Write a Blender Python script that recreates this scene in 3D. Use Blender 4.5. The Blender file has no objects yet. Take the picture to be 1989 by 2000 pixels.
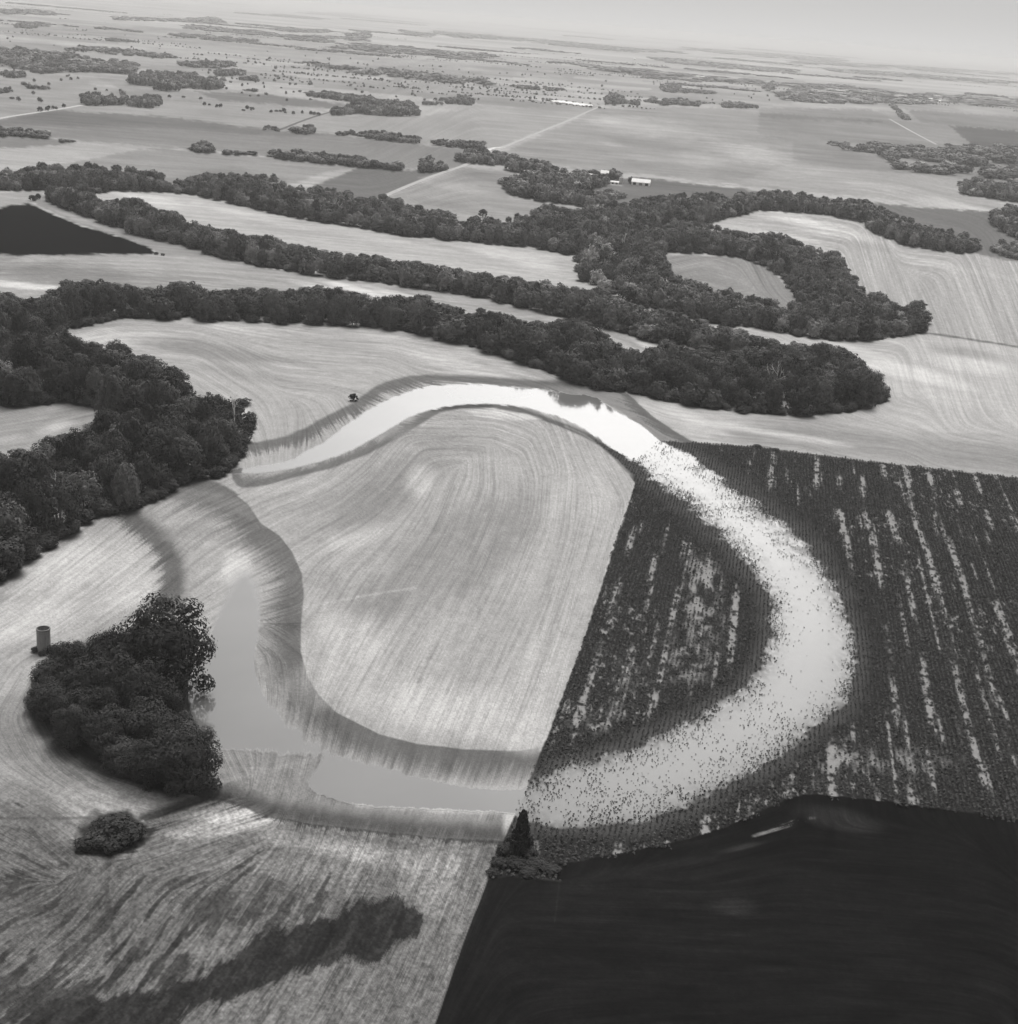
# Aerial view of flooded farmland: an old river bend holding water between stubble and crops, wooded belts, haze.
import bpy, math, random, os
import numpy as np
from mathutils import Matrix, Vector
SC = bpy.context.scene
COL = SC.collection
rng = np.random.default_rng(7)
random.seed(7)

# ------------------------------------------------------------------ camera
H, FPX, CX, CY = 170.0, 2750.0, 994.5, 1000.0          # flying height in metres, focal length in photo pixels
pit, rol = math.atan(961 / FPX), math.radians(4.63)
Fv = np.array((0, math.cos(pit), -math.sin(pit)))
R0 = np.array((1.0, 0, 0)); U0 = np.array((0, math.sin(pit), math.cos(pit)))
Rv = R0 * math.cos(rol) + U0 * math.sin(rol)
Uv = -R0 * math.sin(rol) + U0 * math.cos(rol)
camd = bpy.data.cameras.new('camera'); cam = bpy.data.objects.new('camera', camd); COL.objects.link(cam)
camd.sensor_fit = 'HORIZONTAL'; camd.sensor_width = 36; camd.lens = 36 * FPX / 1989
camd.clip_start = 1; camd.clip_end = 3e5
mm = Matrix((Rv, Uv, -Fv)).transposed().to_4x4(); mm.translation = (0, 0, H); cam.matrix_world = mm
SC.camera = cam

def site(px, py, z=0.0):
    """world point, at height z, of a place read off the photograph"""
    d = Fv + (px - CX) / FPX * Rv - (py - CY) / FPX * Uv
    s = (H - z) / -d[2]
    return np.array((d[0] * s, d[1] * s, z))
def sight(p):
    """where a world point (n x 3) shows in the photograph; also its distance"""
    q = np.asarray(p, float).reshape(-1, 3) - (0, 0, H)
    z = q @ Fv
    return CX + FPX * (q @ Rv) / z, CY - FPX * (q @ Uv) / z, z

# ground chart: u across, v towards the viewer, so that the ground mesh is finer near by
def chart(px, py):
    p = site(px, py)
    return FPX * p[0] / p[1], FPX * H / p[1]
def cpoly(pts): return np.array([chart(*p) for p in pts])
STEP = 2.2
us = np.arange(-1500, 1460, STEP, dtype=np.float32)
vs = np.arange(64, 2520, STEP, dtype=np.float32)
NU, NV = len(us), len(vs)
UU, VV = np.meshgrid(us, vs)                            # NV x NU
YY = (FPX * H / VV).astype(np.float32); XX = (UU * YY / FPX).astype(np.float32)

# ------------------------------------------------------------------ noise and shape tools
def hsh(ix, iy, s):
    n = (ix.astype(np.int64) * 374761393 + iy.astype(np.int64) * 668265263 + s * 974634301) & 0xffffffff
    n = ((n ^ (n >> 13)) * 1274126177) & 0xffffffff
    n = n ^ (n >> 16)
    return (n & 0xffff).astype(np.float32) / 65535.0
def vnoise(x, y, s=0):
    """smooth value noise 0..1, one cell per unit"""
    ix = np.floor(x); iy = np.floor(y); fx = x - ix; fy = y - iy
    fx = fx * fx * (3 - 2 * fx); fy = fy * fy * (3 - 2 * fy)
    a = hsh(ix, iy, s); b = hsh(ix + 1, iy, s); c = hsh(ix, iy + 1, s); d = hsh(ix + 1, iy + 1, s)
    return (a + (b - a) * fx) * (1 - fy) + (c + (d - c) * fx) * fy
def fbm(x, y, s=0, o=3):
    r = 0; a = .5; t = 0
    for k in range(o):
        r = r + a * vnoise(x * 2 ** k + 17.3 * k, y * 2 ** k - 9.1 * k, s + k); t += a; a *= .55
    return r / t
def sm(a, b, x):
    t = np.clip((x - a) / (b - a), 0, 1); return t * t * (3 - 2 * t)
def window(cp, pad):
    i0 = max(0, int((cp[:, 0].min() - pad - us[0]) / STEP)); i1 = min(NU, int((cp[:, 0].max() + pad - us[0]) / STEP) + 2)
    j0 = max(0, int((cp[:, 1].min() - pad - vs[0]) / STEP)); j1 = min(NV, int((cp[:, 1].max() + pad - vs[0]) / STEP) + 2)
    return slice(j0, j1), slice(i0, i1)
def sdist(x, y, poly, closed=True):
    """distance to a polyline, positive inside (closed) or to its right-hand side (open)"""
    n = len(poly); best = np.full(x.shape, 1e12, np.float32); sgn = np.ones(x.shape, np.float32)
    ins = np.zeros(x.shape, bool)
    for i in range(n if closed else n - 1):
        ax, ay = poly[i]; bx, by = poly[(i + 1) % n]; dx, dy = bx - ax, by - ay
        L = dx * dx + dy * dy + 1e-9
        t = np.clip(((x - ax) * dx + (y - ay) * dy) / L, 0, 1)
        d = (x - ax - t * dx) ** 2 + (y - ay - t * dy) ** 2
        if closed:
            np.minimum(best, d, out=best)
            if ay != by: ins ^= ((ay > y) != (by > y)) & (x < (bx - ax) * (y - ay) / (by - ay) + ax)
        else:
            m = d < best; best = np.where(m, d, best)
            sgn = np.where(m, np.where((x - ax) * dy - (y - ay) * dx > 0, -1.0, 1.0), sgn)
    d = np.sqrt(best)
    return np.where(ins, d, -d) if closed else d * sgn
def smooth_line(pts, k=2, closed=False):
    p = np.array(pts, float)
    for _ in range(k):
        q = np.roll(p, -1, 0) if closed else p[1:]
        r = p if closed else p[:-1]
        a = r * .75 + q * .25; b = r * .25 + q * .75
        n = np.empty((2 * len(a), 2)); n[0::2] = a; n[1::2] = b
        p = n if closed else np.vstack([p[:1], n, p[-1:]])
    return p

# ------------------------------------------------------------------ albedo from the tone a surface has under this light
SIG = 7.2e-5; KL = 1.70; AIR = .60
def alb(g, px, py):
    c = g / 255.0
    lin = c / 12.92 if c < .04045 else ((c + .055) / 1.055) ** 2.4
    d = np.linalg.norm(site(px, max(py, 130)) - (0, 0, H)); T = math.exp(-SIG * d)
    return min(.8, max(.004, (lin - AIR * (1 - T)) / (KL * T)))

TONE = np.full((NV, NU), .3, np.float32)
AMP = np.full((NV, NU), .085, np.float32)                # strength of row streaks
FID = np.zeros((NV, NU), np.int8)
wob = (fbm(XX / 9, YY / 9, 50, 3) - .5)                 # edge raggedness, per metre scale
wobf = (fbm(XX / 2.2, YY / 2.2, 60, 2) - .5)

def lay(pts, g, soft=3, a=1.0, fid=None, amp=None, rag=4, smooth=0, ragf=0):
    if smooth: pts = smooth_line(pts, smooth, True)
    pts = np.array(pts, float)
    cx, cy = pts.mean(0); cp = cpoly(pts); w = window(cp, soft + rag + 4)
    s = sdist(UU[w], VV[w], cp) + rag * 2 * wob[w] + ragf * 2 * wobf[w]
    m = sm(-soft, soft, s) * a
    TONE[w] = TONE[w] * (1 - m) + alb(g, cx, cy) * m
    if amp is not None: AMP[w] = AMP[w] * (1 - m) + amp * m
    if fid is not None: FID[w] = np.where(s > 0, fid, FID[w])
def blob(px, py, rx, ry, rot, g, a=.8, rag=.5):
    """soft-edged patch of lighter or darker soil"""
    c = math.cos(math.radians(rot)); s_ = math.sin(math.radians(rot))
    u0, v0 = chart(px, py); R = max(rx, ry) * 1.6
    w = window(np.array([[u0, v0]]), R)
    x = (UU[w] - u0); y = (VV[w] - v0)
    xa = (x * c + y * s_) / rx; ya = (-x * s_ + y * c) / ry
    r = np.sqrt(xa * xa + ya * ya) + rag * 1.6 * (fbm(XX[w] / 16, YY[w] / 30, 5, 3) - .5)
    m = sm(1.25, .35, r) * a
    TONE[w] = TONE[w] * (1 - m) + alb(g, px, py) * m
def band(pts, g, wl, wr, a=1.0, smooth=2, rag=3, teeth=0.0):
    """soil band along a line: width wl on its left-hand side, wr on its right-hand side"""
    pts = smooth_line(pts, smooth); cp = cpoly(pts); w = window(cp, max(wl, wr) + rag + 4)
    x, y = UU[w], VV[w]
    s = sdist(x, y, cp, False) + rag * 2 * wob[w]
    if teeth: s = np.where(s < 0, np.minimum(s + teeth * np.clip(.5 * LIC0[w] + .5 * LIC1[w], -2, 2) * sm(0, -18, s) * (wl > 12), 0), np.maximum(s + teeth * np.clip(.5 * LIC0[w] + .5 * LIC1[w], -2, 2) * sm(0, 18, s) * (wr > 12), 0))
    m = np.where(s < 0, sm(-wl, -wl * .3, s), sm(wr, wr * .3, s))
    cx, cy = pts.mean(0)
    m = m * a
    TONE[w] = TONE[w] * (1 - m) + alb(g, cx, cy) * m

# ------------------------------------------------------------------ row directions over the ground, and streaks that follow them
def dirc(px, py, dx, dy):
    a = np.array(chart(px, py)); n = math.hypot(dx, dy); b = np.array(chart(px + 4 * dx / n, py + 4 * dy / n)); d = b - a
    t = math.atan2(d[1], d[0]); return a[0], a[1], math.cos(2 * t), math.sin(2 * t)
FLOW = [(1200,1050,-.34,1),(1130,1250,-.34,1),(1080,1400,-.36,1),(950,1400,-.42,1),(800,1400,-.5,1),(700,1350,-.55,1),(850,1100,-.62,1),
 (950,1200,-.5,1),(1000,1050,-.42,1),(760,1200,-.62,1),(1090,950,-.12,1),(1060,890,.35,1),(1000,855,1,.35),(960,900,.05,1),(930,850,1,.05),(1150,900,.45,1),(1200,915,.6,1),(880,850,1,-.05),
 (780,910,-.8,1),(700,960,-1,.8),(850,820,1,.02),(560,960,1,-.35),(640,1040,1,-.6),(620,990,1,-.45),(630,1160,-.6,1),(640,1260,-.5,1),(900,980,-.4,1),
 (110,1110,1,-.75),(200,1060,1,-.8),(380,1080,1,-.78),(440,1000,1,-.45),(500,1050,1,-.55),(545,1190,1,-.3),(550,1250,.9,.6),(530,1320,.15,1),(560,1370,-.1,1),
 (610,1420,-.28,1),(850,1475,-.35,1),(950,1500,-.38,1),(700,1470,-.3,1),(40,1250,1,-.55),(150,1180,1,-.7),(40,1350,.6,-1),(80,1440,.5,1),(140,1520,.85,.6),(60,1560,.9,.5),
 (220,1560,1,.3),(110,1640,.9,.7),(30,1680,1,.5),(500,1800,-.65,1),(700,1800,-.52,1),(850,1800,-.4,1),(900,1700,-.38,1),(600,1690,-.58,1),(300,1850,-.72,1),(180,1760,-.85,1),
 (40,1850,-1,.85),(40,1760,-1,.5),(480,1600,1,-.3),(360,1640,1,-.35),(520,1520,-.3,1),(460,1500,.5,1),(750,1600,-.4,1),(600,1610,-.3,1),
 (300,700,1,.04),(150,650,1,-.2),(600,740,1,.1),(540,850,.12,1),(500,830,.5,1),(580,860,-.1,1),(640,830,.6,1),(470,760,.8,.5),(900,700,1,.12),(700,690,1,.06),(780,760,1,.5),(900,745,1,.1),
 (420,800,1,.6),(1500,850,1,.08),(1700,880,1,.1),(1900,900,1,.13),(1850,760,.3,1),(1750,750,.2,1),(1950,720,.4,1),(1770,800,1,.3),(1700,680,1,.1),(1400,810,1,.1),
 (1750,560,.3,1),(1850,600,.35,1),(1700,520,.28,1),(1930,560,.4,1),(1600,450,1,.15),(1500,420,1,.1),(1800,500,1,.1),(1200,780,1,.3),
 (20,830,1,-.15),(150,830,1,-.2),(1400,540,1,.3),(1450,580,1,.1),(1480,540,.5,1),(1350,520,1,-.2),
 (500,590,1,.1),(900,600,1,.15),(200,520,1,.02),(300,390,1,.1),(700,480,1,.1),(1000,520,1,.12),(100,440,1,.02),(1300,1800,1,.06),(1700,1700,1,.08),(1400,1620,1,-.25),(1100,1800,1,.05)]
for X_ in range(0, 2000, 330):
    for Y_ in (60, 150, 240, 320): FLOW.append((X_, Y_, 1, .09))
for Y_ in (230, 270): FLOW += [(760, Y_, -1, .5), (860, Y_, -1, .5)]
ctl = np.array([dirc(*f) for f in FLOW])
VPX, VPY = 1560, 60                                     # where the straight crop rows run to
for q in ((1180,1200),(1300,1100),(1300,1300),(1150,1400),(1400,1000),(1500,950),(1600,1000),(1700,950),(1850,1000),(1500,1200),(1620,1250),(1750,1150),(1880,1200),(1750,1350),
          (1900,1400),(1600,1400),(1400,1450),(1250,1550),(1100,1600),(1700,1500),(1950,1050),(1090,1520),(1200,1480)):
    ctl = np.vstack([ctl, [dirc(q[0], q[1], VPX - q[0], VPY - q[1])]])
sub = 4
uc, vc = UU[::sub, ::sub], VV[::sub, ::sub]
ac = np.zeros(uc.shape, np.float32); bc = np.zeros(uc.shape, np.float32)
for u0, v0, c2, s2 in ctl:
    w_ = 1.0 / ((uc - u0) ** 2 + (vc - v0) ** 2 + 300) ** 2
    ac += w_ * c2; bc += w_ * s2
ang = .5 * np.arctan2(bc, ac)
c2 = np.cos(2 * ang); s2 = np.sin(2 * ang)
def up(a):
    """coarse grid to full grid, bilinear"""
    jj = np.arange(NV) / sub; ii = np.arange(NU) / sub
    j0 = np.minimum(jj.astype(int), a.shape[0] - 2); i0 = np.minimum(ii.astype(int), a.shape[1] - 2)
    fj = (jj - j0)[:, None].astype(np.float32); fi = (ii - i0)[None, :].astype(np.float32)
    return ((a[j0][:, i0] * (1 - fj) + a[j0 + 1][:, i0] * fj) * (1 - fi) + (a[j0][:, i0 + 1] * (1 - fj) + a[j0 + 1][:, i0 + 1] * fj) * fi)
ang = (.5 * np.arctan2(up(s2), up(c2))).astype(np.float32)
DX, DY = np.cos(ang), np.sin(ang)
jj0, ii0 = np.mgrid[0:NV, 0:NU].astype(np.float32)
def lic(src, n, st=1.0):
    acc = src.copy()
    for sg in (1, -1):
        x = ii0.copy(); y = jj0.copy(); px = DX * sg; py = DY * sg
        for k in range(n):
            x += px * st; y += py * st
            xi = np.clip(np.rint(x), 0, NU - 1).astype(np.int32); yi = np.clip(np.rint(y), 0, NV - 1).astype(np.int32)
            idx = yi * NU + xi
            acc += src.ravel()[idx]
            nx = DX.ravel()[idx]; ny = DY.ravel()[idx]
            f = np.where(nx * px + ny * py < 0, -1, 1); px = nx * f; py = ny * f
    acc -= acc.mean()
    return acc / acc.std()
LIC1 = lic(vnoise(XX / .9, YY / .9, 1) + .5 * hsh(ii0, jj0, 3), 20)     # drill rows, a few together
LIC0 = lic(hsh(ii0, jj0, 5), 24)                                           # single rows
LIC2 = lic(vnoise(XX / 2.2, YY / 2.2, 2), 56, 1.3)                         # implement passes
LIC3 = lic(vnoise(XX / 12, YY / 12, 3), 30, 2.0)                           # broad drifts

# ------------------------------------------------------------------ fields (outlines read off the photograph, laid on the ground)
names = {0: 'ground'}
# far country: big square-mile fields of slightly different crops
ca, sa = math.cos(.36), math.sin(.36)
gx, gy = (XX * ca - YY * sa) / 420, (XX * sa + YY * ca) / 310
far = .24 + .12 * hsh(np.floor(gx), np.floor(gy), 9) + .10 * (fbm(XX / 120, YY / 160, 11) - .5)
TONE[:] = far
FARB = YY > 2600
lay([(-300,165),(90,150),(170,155),(200,190),(160,205),(-300,245)], 182, 3)
lay([(190,150),(240,160),(390,178),(640,200),(640,215),(430,200),(330,195),(280,195)], 180, 3)
lay([(380,178),(480,180),(640,198),(690,206),(640,211),(430,196)], 152, 2)
lay([(110,214),(160,205),(330,195),(460,205),(640,222),(640,228),(520,250),(300,226)], 188, 2, amp=.08)
lay([(-300,262),(0,233),(110,216),(300,226),(520,252),(640,262),(850,285),(925,294),(900,330),(800,330),(600,312),(380,292),(180,276),(0,262),(-300,262)], 158, 2)
lay([(-300,240),(0,233),(110,217),(300,227),(520,252),(640,262),(560,268),(300,248),(0,245)], 146, 4)
lay([(-300,292),(0,289),(95,284),(150,278),(270,289),(200,305),(0,338),(-300,380)], 184, 2)
lay([(-300,262),(0,264),(90,270),(150,278),(95,284),(0,289),(-300,290)], 150, 2)
lay([(-300,390),(0,340),(200,306),(270,291),(330,290),(520,306),(700,326),(690,345),(600,375),(360,372),(100,345),(0,345)], 163, 2)
lay([(310,350),(450,325),(560,350),(540,372),(370,372)], 150, 6)
lay([(560,362),(640,335),(700,326),(715,329),(660,345),(600,368)], 186, 3)
lay([(600,368),(700,327),(845,333),(870,336),(735,392),(690,398)], 132, 2)
lay([(545,256),(640,216),(690,210),(820,228),(900,214),(1130,205),(1165,212),(960,292),(900,290),(680,258)], 184, 2, amp=.08)
lay([(975,300),(1180,209),(1484,211),(1700,215),(2300,262),(2300,440),(1989,415),(1870,400),(1570,375),(1300,345),(1150,330),(1020,315)], 178, 2, amp=.1)
lay([(1484,211),(1700,213),(1760,235),(1870,290),(2300,320),(2300,365),(1989,358),(1700,334),(1548,318),(1550,278),(1480,259)], 169, 2)
lay([(1484,221),(1500,220),(1740,237),(1700,241),(1484,228)], 154, 2)
lay([(1742,235),(1850,245),(1905,288),(1825,280)], 176, 2)
lay([(1770,213),(2300,250),(2300,285),(1800,239)], 166, 2)
lay([(1855,246),(2300,275),(2300,320),(1905,288)], 140, 2)
lay([(1548,319),(1700,334),(1989,358),(2300,390),(2300,440),(1989,405),(1800,392),(1560,370),(1440,355)], 190, 4, amp=.1)
blob(1270,248,150,20,4,205,.7); blob(1200,240,60,10,0,200,.5); blob(1470,300,85,18,4,208,.75); blob(1370,312,60,16,4,200,.6); blob(1270,310,60,8,3,196,.5)
blob(1590,336,25,7,4,205,.7); blob(1700,362,60,6,5,205,.7); blob(1860,400,110,10,6,214,.8); blob(1200,282,30,4,4,205,.7); blob(1660,350,120,6,5,200,.6)
lay([(1175,352),(1260,346),(1289,351),(1550,380),(1750,400),(1940,414),(2300,450),(2300,600),(1989,520),(1870,485),(1720,420),(1560,395),(1440,390),(1300,395),(1240,372)], 134, 2)
lay([(1040,372),(1190,360),(1260,362),(1340,375),(1430,392),(1300,400),(1160,400)], 138, 3)
lay([(690,398),(735,392),(905,325),(990,335),(1030,350),(985,370),(1000,385),(1130,405),(1190,410),(1170,440),(1050,450),(850,450),(740,420)], 168, 3)
blob(890,365,70,10,5,190,.7); blob(860,345,40,8,-10,185,.6); blob(950,345,50,9,5,150,.6); blob(870,400,90,8,5,150,.6); blob(930,425,110,4,5,186,.6); blob(1000,405,60,8,5,150,.5)
# mid distance
lay([(-300,385),(0,376),(90,370),(70,395),(0,408),(-300,425)], 172, 3)
lay([(-400,560),(-300,500),(0,497),(300,492),(420,500),(530,525),(700,548),(905,577),(1124,625),(1390,695),(1340,720),(1150,680),(900,640),(650,600),(300,600),(-400,640)], 172, 3, fid=9, amp=.12)
names[9] = 'field'
lay([(60,385),(95,380),(128,408),(255,455),(364,481),(437,506),(530,525),(420,505),(320,500),(296,488),(255,470),(157,440),(75,402)], 158, 3)
lay([(95,405),(160,425),(250,462),(150,432)], 195, 4, .6)
lay([(-400,455),(0,405),(55,396),(80,408),(157,440),(255,470),(292,484),(302,493),(296,497),(0,498),(-400,515)], 62, 2, fid=10, amp=.06); names[10] = 'field'
blob(120,535,260,26,0,142,.8); blob(30,556,120,7,0,226,.9); blob(320,520,120,10,3,190,.5); blob(450,550,150,14,8,160,.7); blob(520,575,60,8,6,175,.5)
blob(700,566,80,7,10,226,.8); blob(800,582,110,7,10,222,.7); blob(1000,625,160,10,13,180,.6); blob(1150,648,110,9,16,205,.6); blob(1280,680,60,8,18,214,.8); blob(620,560,70,6,8,215,.6)
lay([(160,380),(220,371),(300,374),(400,384),(528,415),(650,438),(796,461),(923,473),(1014,481),(1090,495),(1127,520),(1135,550),(1170,575),(1106,580),(960,545),(770,515),(620,500),(437,460),(310,430),(190,405)], 190, 3, fid=11, amp=.10); names[11] = 'field'
blob(290,388,110,9,6,212,.7); blob(480,420,150,8,8,208,.6); blob(600,455,200,10,6,178,.5); blob(1000,500,110,14,10,216,.75); blob(850,478,80,5,6,170,.6); blob(900,530,150,9,10,196,.5); blob(1105,515,25,22,60,180,.7)
lay([(1400,470),(1471,411),(1570,415),(1690,433),(1737,464),(1872,492),(2300,560),(2300,800),(1989,690),(1700,665),(1400,600)], 180, 3, fid=13, amp=.16); names[13] = 'field'
lay([(1240,462),(1300,445),(1400,432),(1480,411),(1560,415),(1640,440),(1600,480),(1480,470),(1380,455)], 188, 4)
blob(1560,432,110,13,10,222,.85); blob(1420,452,60,8,4,210,.7); blob(1660,455,60,14,14,214,.7); blob(1530,465,110,6,4,205,.5); blob(1680,480,120,12,6,168,.6); blob(1590,490,100,5,6,200,.5); blob(1850,520,200,8,6,192,.5)
lay([(1270,499),(1350,497),(1440,503),(1500,520),(1545,565),(1565,600),(1617,612),(1560,615),(1450,590),(1350,560),(1295,545),(1310,520)], 152, 4, fid=12, amp=.14); names[12] = 'field'
lay([(1290,605),(1391,628),(1478,640),(1581,665),(1700,667),(1806,648),(2300,720),(2300,990),(1989,932),(1817,914),(1690,899),(1551,882),(1468,871),(1362,864),(1300,840),(1200,768),(1300,780),(1551,810),(1700,790),(1732,754),(1680,700),(1540,670)], 190, 3, fid=8, amp=.10); names[8] = 'field'
lay([(1480,820),(1620,825),(1760,850),(1989,865),(2300,900),(2300,990),(1989,934),(1817,915),(1690,900),(1551,883),(1468,872),(1400,850)], 160, 22)
blob(1780,728,150,16,10,222,.85); blob(1900,712,80,18,4,216,.7); blob(1700,690,90,8,10,216,.7); blob(1900,690,90,12,5,160,.7); blob(1820,770,140,20,5,205,.5); blob(1500,845,170,9,5,208,.7); blob(1340,810,60,12,15,212,.8); blob(1560,825,150,8,2,176,.6); blob(1900,850,110,5,-3,172,.7); blob(1380,840,70,7,8,205,.7)
lay([(-300,780),(0,788),(55,793),(138,784),(204,802),(240,818),(226,830),(131,848),(58,886),(-300,940)], 165, 3, fid=14, amp=.12); names[14] = 'field'
blob(110,835,50,14,-20,208,.8); blob(20,860,60,12,-10,190,.5)
# field beyond the upper arm of the channel
lay([(124,646),(182,633),(255,622),(364,624),(510,631),(700,638),(796,648),(887,669),(978,695),(1069,726),(1160,761),(1233,768),(1300,842),(1362,864),(1290,870),(1000,800),(800,780),(600,900),(460,930),(420,940),(380,800),(250,700),(150,672)], 178, 3, fid=7, amp=.13); names[7] = 'field'
blob(230,660,120,20,-4,212,.8); blob(480,645,220,10,2,205,.6); blob(430,690,230,18,4,150,.75); blob(650,672,120,10,6,172,.6); blob(530,740,170,16,6,160,.6); blob(560,715,60,8,4,195,.6); blob(860,700,170,18,12,205,.7); blob(980,715,90,8,15,205,.6)
blob(985,698,42,6,14,118,.8); blob(480,800,50,26,50,198,.6); blob(300,735,60,10,10,165,.5); blob(640,640,150,5,2,212,.5); blob(700,770,60,9,-20,176,.6); blob(420,742,160,8,4,190,.4)
# left hill and bottom left stubble
lay([(-400,1300),(0,1127),(128,1047),(190,1007),(255,996),(321,966),(364,937),(441,912),(480,925),(560,930),(620,1100),(620,1350),(700,1450),(600,1560),(419,1560),(300,1600),(-400,1800)], 174, 4, fid=2, amp=.16); names[2] = 'field'
blob(150,1105,150,62,-33,214,.9); blob(70,1205,150,60,-30,206,.85); blob(250,1150,80,60,-35,212,.7); blob(430,1010,90,40,-20,176,.6); blob(462,1115,34,50,15,212,.85); blob(420,1180,30,60,15,182,.6)
blob(40,1330,110,60,-50,186,.6); blob(60,1440,150,110,0,140,.75); blob(160,1500,120,70,30,132,.7); blob(250,1520,70,22,15,168,.7); blob(30,1580,120,80,10,118,.7); blob(100,1610,120,50,10,108,.6)
lay([(-400,1640),(0,1610),(150,1640),(290,1602),(340,1580),(420,1553),(520,1590),(599,1608),(729,1621),(833,1634),(992,1642),(955,1750),(926,1833),(895,1916),(840,2090),(720,2600),(-600,2600)], 124, 3, fid=3, amp=.27); names[3] = 'field'
blob(455,1597,120,34,-8,196,.9); blob(390,1625,90,24,-10,178,.7); blob(700,1665,260,34,6,172,.7); blob(860,1720,90,70,-60,160,.6); blob(560,1700,200,40,0,156,.5)
blob(80,1690,160,40,10,112,.6); blob(150,1760,150,60,0,106,.6); blob(110,1850,150,70,-30,120,.5)
# moist soil swales round the channel
band([(588,1273),(600,1321),(622,1357),(658,1392),(741,1434),(814,1453),(905,1463),(1014,1467),(1062,1452)], 150, 4, 150, .85, rag=2)
band([(380,935),(430,950),(462,968),(485,985),(510,1022),(547,1047),(572,1080),(590,1120),(594,1164),(588,1219),(588,1273),(600,1321),(622,1357),(658,1392),(741,1434),(814,1453),(905,1463),(1014,1467),(1062,1452)], 106, 10, 98, .86, rag=3, teeth=9)
band([(255,1010),(275,1029),(312,1055),(335,1091),(340,1146),(325,1185)], 98, 42, 40, .85, rag=5, teeth=9)
band([(340,960),(420,968),(490,1000)], 135, 20, 26, .8)
band([(330,1040),(400,1030),(450,1050)], 150, 20, 30, .5)
band([(455,930),(470,952),(547,938),(620,920),(650,912),(723,883),(778,853),(825,824),(860,803),(905,793),(960,790)], 106, 26, 7, .82, rag=3, teeth=9)
band([(440,885),(470,873),(521,867),(583,850),(638,817),(700,788),(712,775),(748,751),(796,740),(847,735),(905,738),(978,743),(1051,748),(1124,752),(1180,757)], 104, 9, 28, .82, rag=3, teeth=9)
band([(847,799),(905,792),(960,792),(1014,800),(1058,817),(1105,834),(1157,855),(1197,885),(1237,934)], 92, 10, 8, .85, rag=1)
lay([(1060,752),(1160,762),(1226,770),(1270,810),(1300,830),(1365,866),(1290,866),(1284,861),(1229,815),(1182,788),(1105,768)], 148, 4, amp=.08)
band([(1226,770),(1270,810),(1300,832),(1350,862)], 108, 2, 22, .8, rag=1, teeth=9)
lay([(408,1463),(474,1466),(547,1470),(620,1474),(650,1476),(630,1500),(606,1536),(700,1575),(855,1585),(985,1588),(982,1640),(833,1634),(729,1621),(599,1606),(520,1590),(420,1550)], 152, 8, amp=.2)
band([(395,1556),(458,1566),(520,1592),(599,1607),(729,1620),(833,1633),(1016,1645)], 76, 60, 14, .8, rag=5, teeth=9)
band([(285,1600),(330,1585),(395,1562),(440,1560)], 66, 26, 10, .85)
band([(420,1530),(520,1505),(625,1480)], 165, 10, 10, .6)
# dark ground at the foot of the grove, and a drain
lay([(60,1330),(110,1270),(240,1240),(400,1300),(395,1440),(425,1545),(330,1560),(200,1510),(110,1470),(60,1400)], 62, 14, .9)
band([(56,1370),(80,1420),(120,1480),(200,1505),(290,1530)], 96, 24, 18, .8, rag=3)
band([(215,1668),(206,1734),(212,1790),(226,1850),(221,1968)], 70, 10, 10, .42, rag=8)
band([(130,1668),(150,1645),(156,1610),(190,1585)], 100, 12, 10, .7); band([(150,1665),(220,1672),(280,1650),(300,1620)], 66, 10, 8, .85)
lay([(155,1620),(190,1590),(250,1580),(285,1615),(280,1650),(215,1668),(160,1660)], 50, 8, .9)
band([(0,1598),(90,1600),(180,1596)], 96, 6, 6, .5); band([(60,1620),(100,1665),(130,1690)], 90, 8, 8, .6); band([(0,1720),(60,1700),(130,1690)], 88, 8, 8, .6)
# dark damp patch in the bottom left stubble
DP = [(703,1760),(755,1750),(796,1765),(833,1797),(822,1823),(786,1844),(750,1870),(729,1885),(687,1875),(614,1880),(562,1901),(510,1932),(442,1953),(364,1979),(300,2100),(0,2120),(0,2010),(78,1968),(182,1953),(312,1937),(338,1916),(396,1901),(442,1870),(495,1838),(536,1812),(599,1807),(661,1791)]
cp = cpoly(DP); w = window(cp, 60)
s = sdist(UU[w], VV[w], cp) + 9 * np.clip(LIC0[w] * .5 + LIC1[w] * .6 + .4 * LIC2[w], -2.6, 2.6) + 12 * wob[w] + 10 * wobf[w]
m = sm(-6, 8, s) * (.97 - .06 * np.clip(LIC1[w], 0, 2)); TONE[w] = TONE[w] * (1 - m) + alb(56, 500, 1880) * m; AMP[w] = AMP[w] * (1 - m) + .10 * m
for (x0, y0, rx, ry, th) in ((430, 1765, 210, 85, .1), (130, 1800, 190, 130, .15), (60, 1960, 200, 70, -.3), (330, 1900, 120, 60, .3)):
    u0, v0 = chart(x0, y0); w = window(np.array([[u0, v0]]), max(rx, ry) * 1.6)
    r = np.sqrt(((UU[w] - u0) / rx) ** 2 + ((VV[w] - v0) / ry) ** 2)
    s = (1.15 - r) * 1.2 + .50 * LIC2[w] + .55 * LIC1[w] + .8 * wob[w] - .5 - th
    m = sm(-.4, .6, s) * .8; TONE[w] = TONE[w] * (1 - m) + alb(66, x0, y0) * m
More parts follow.
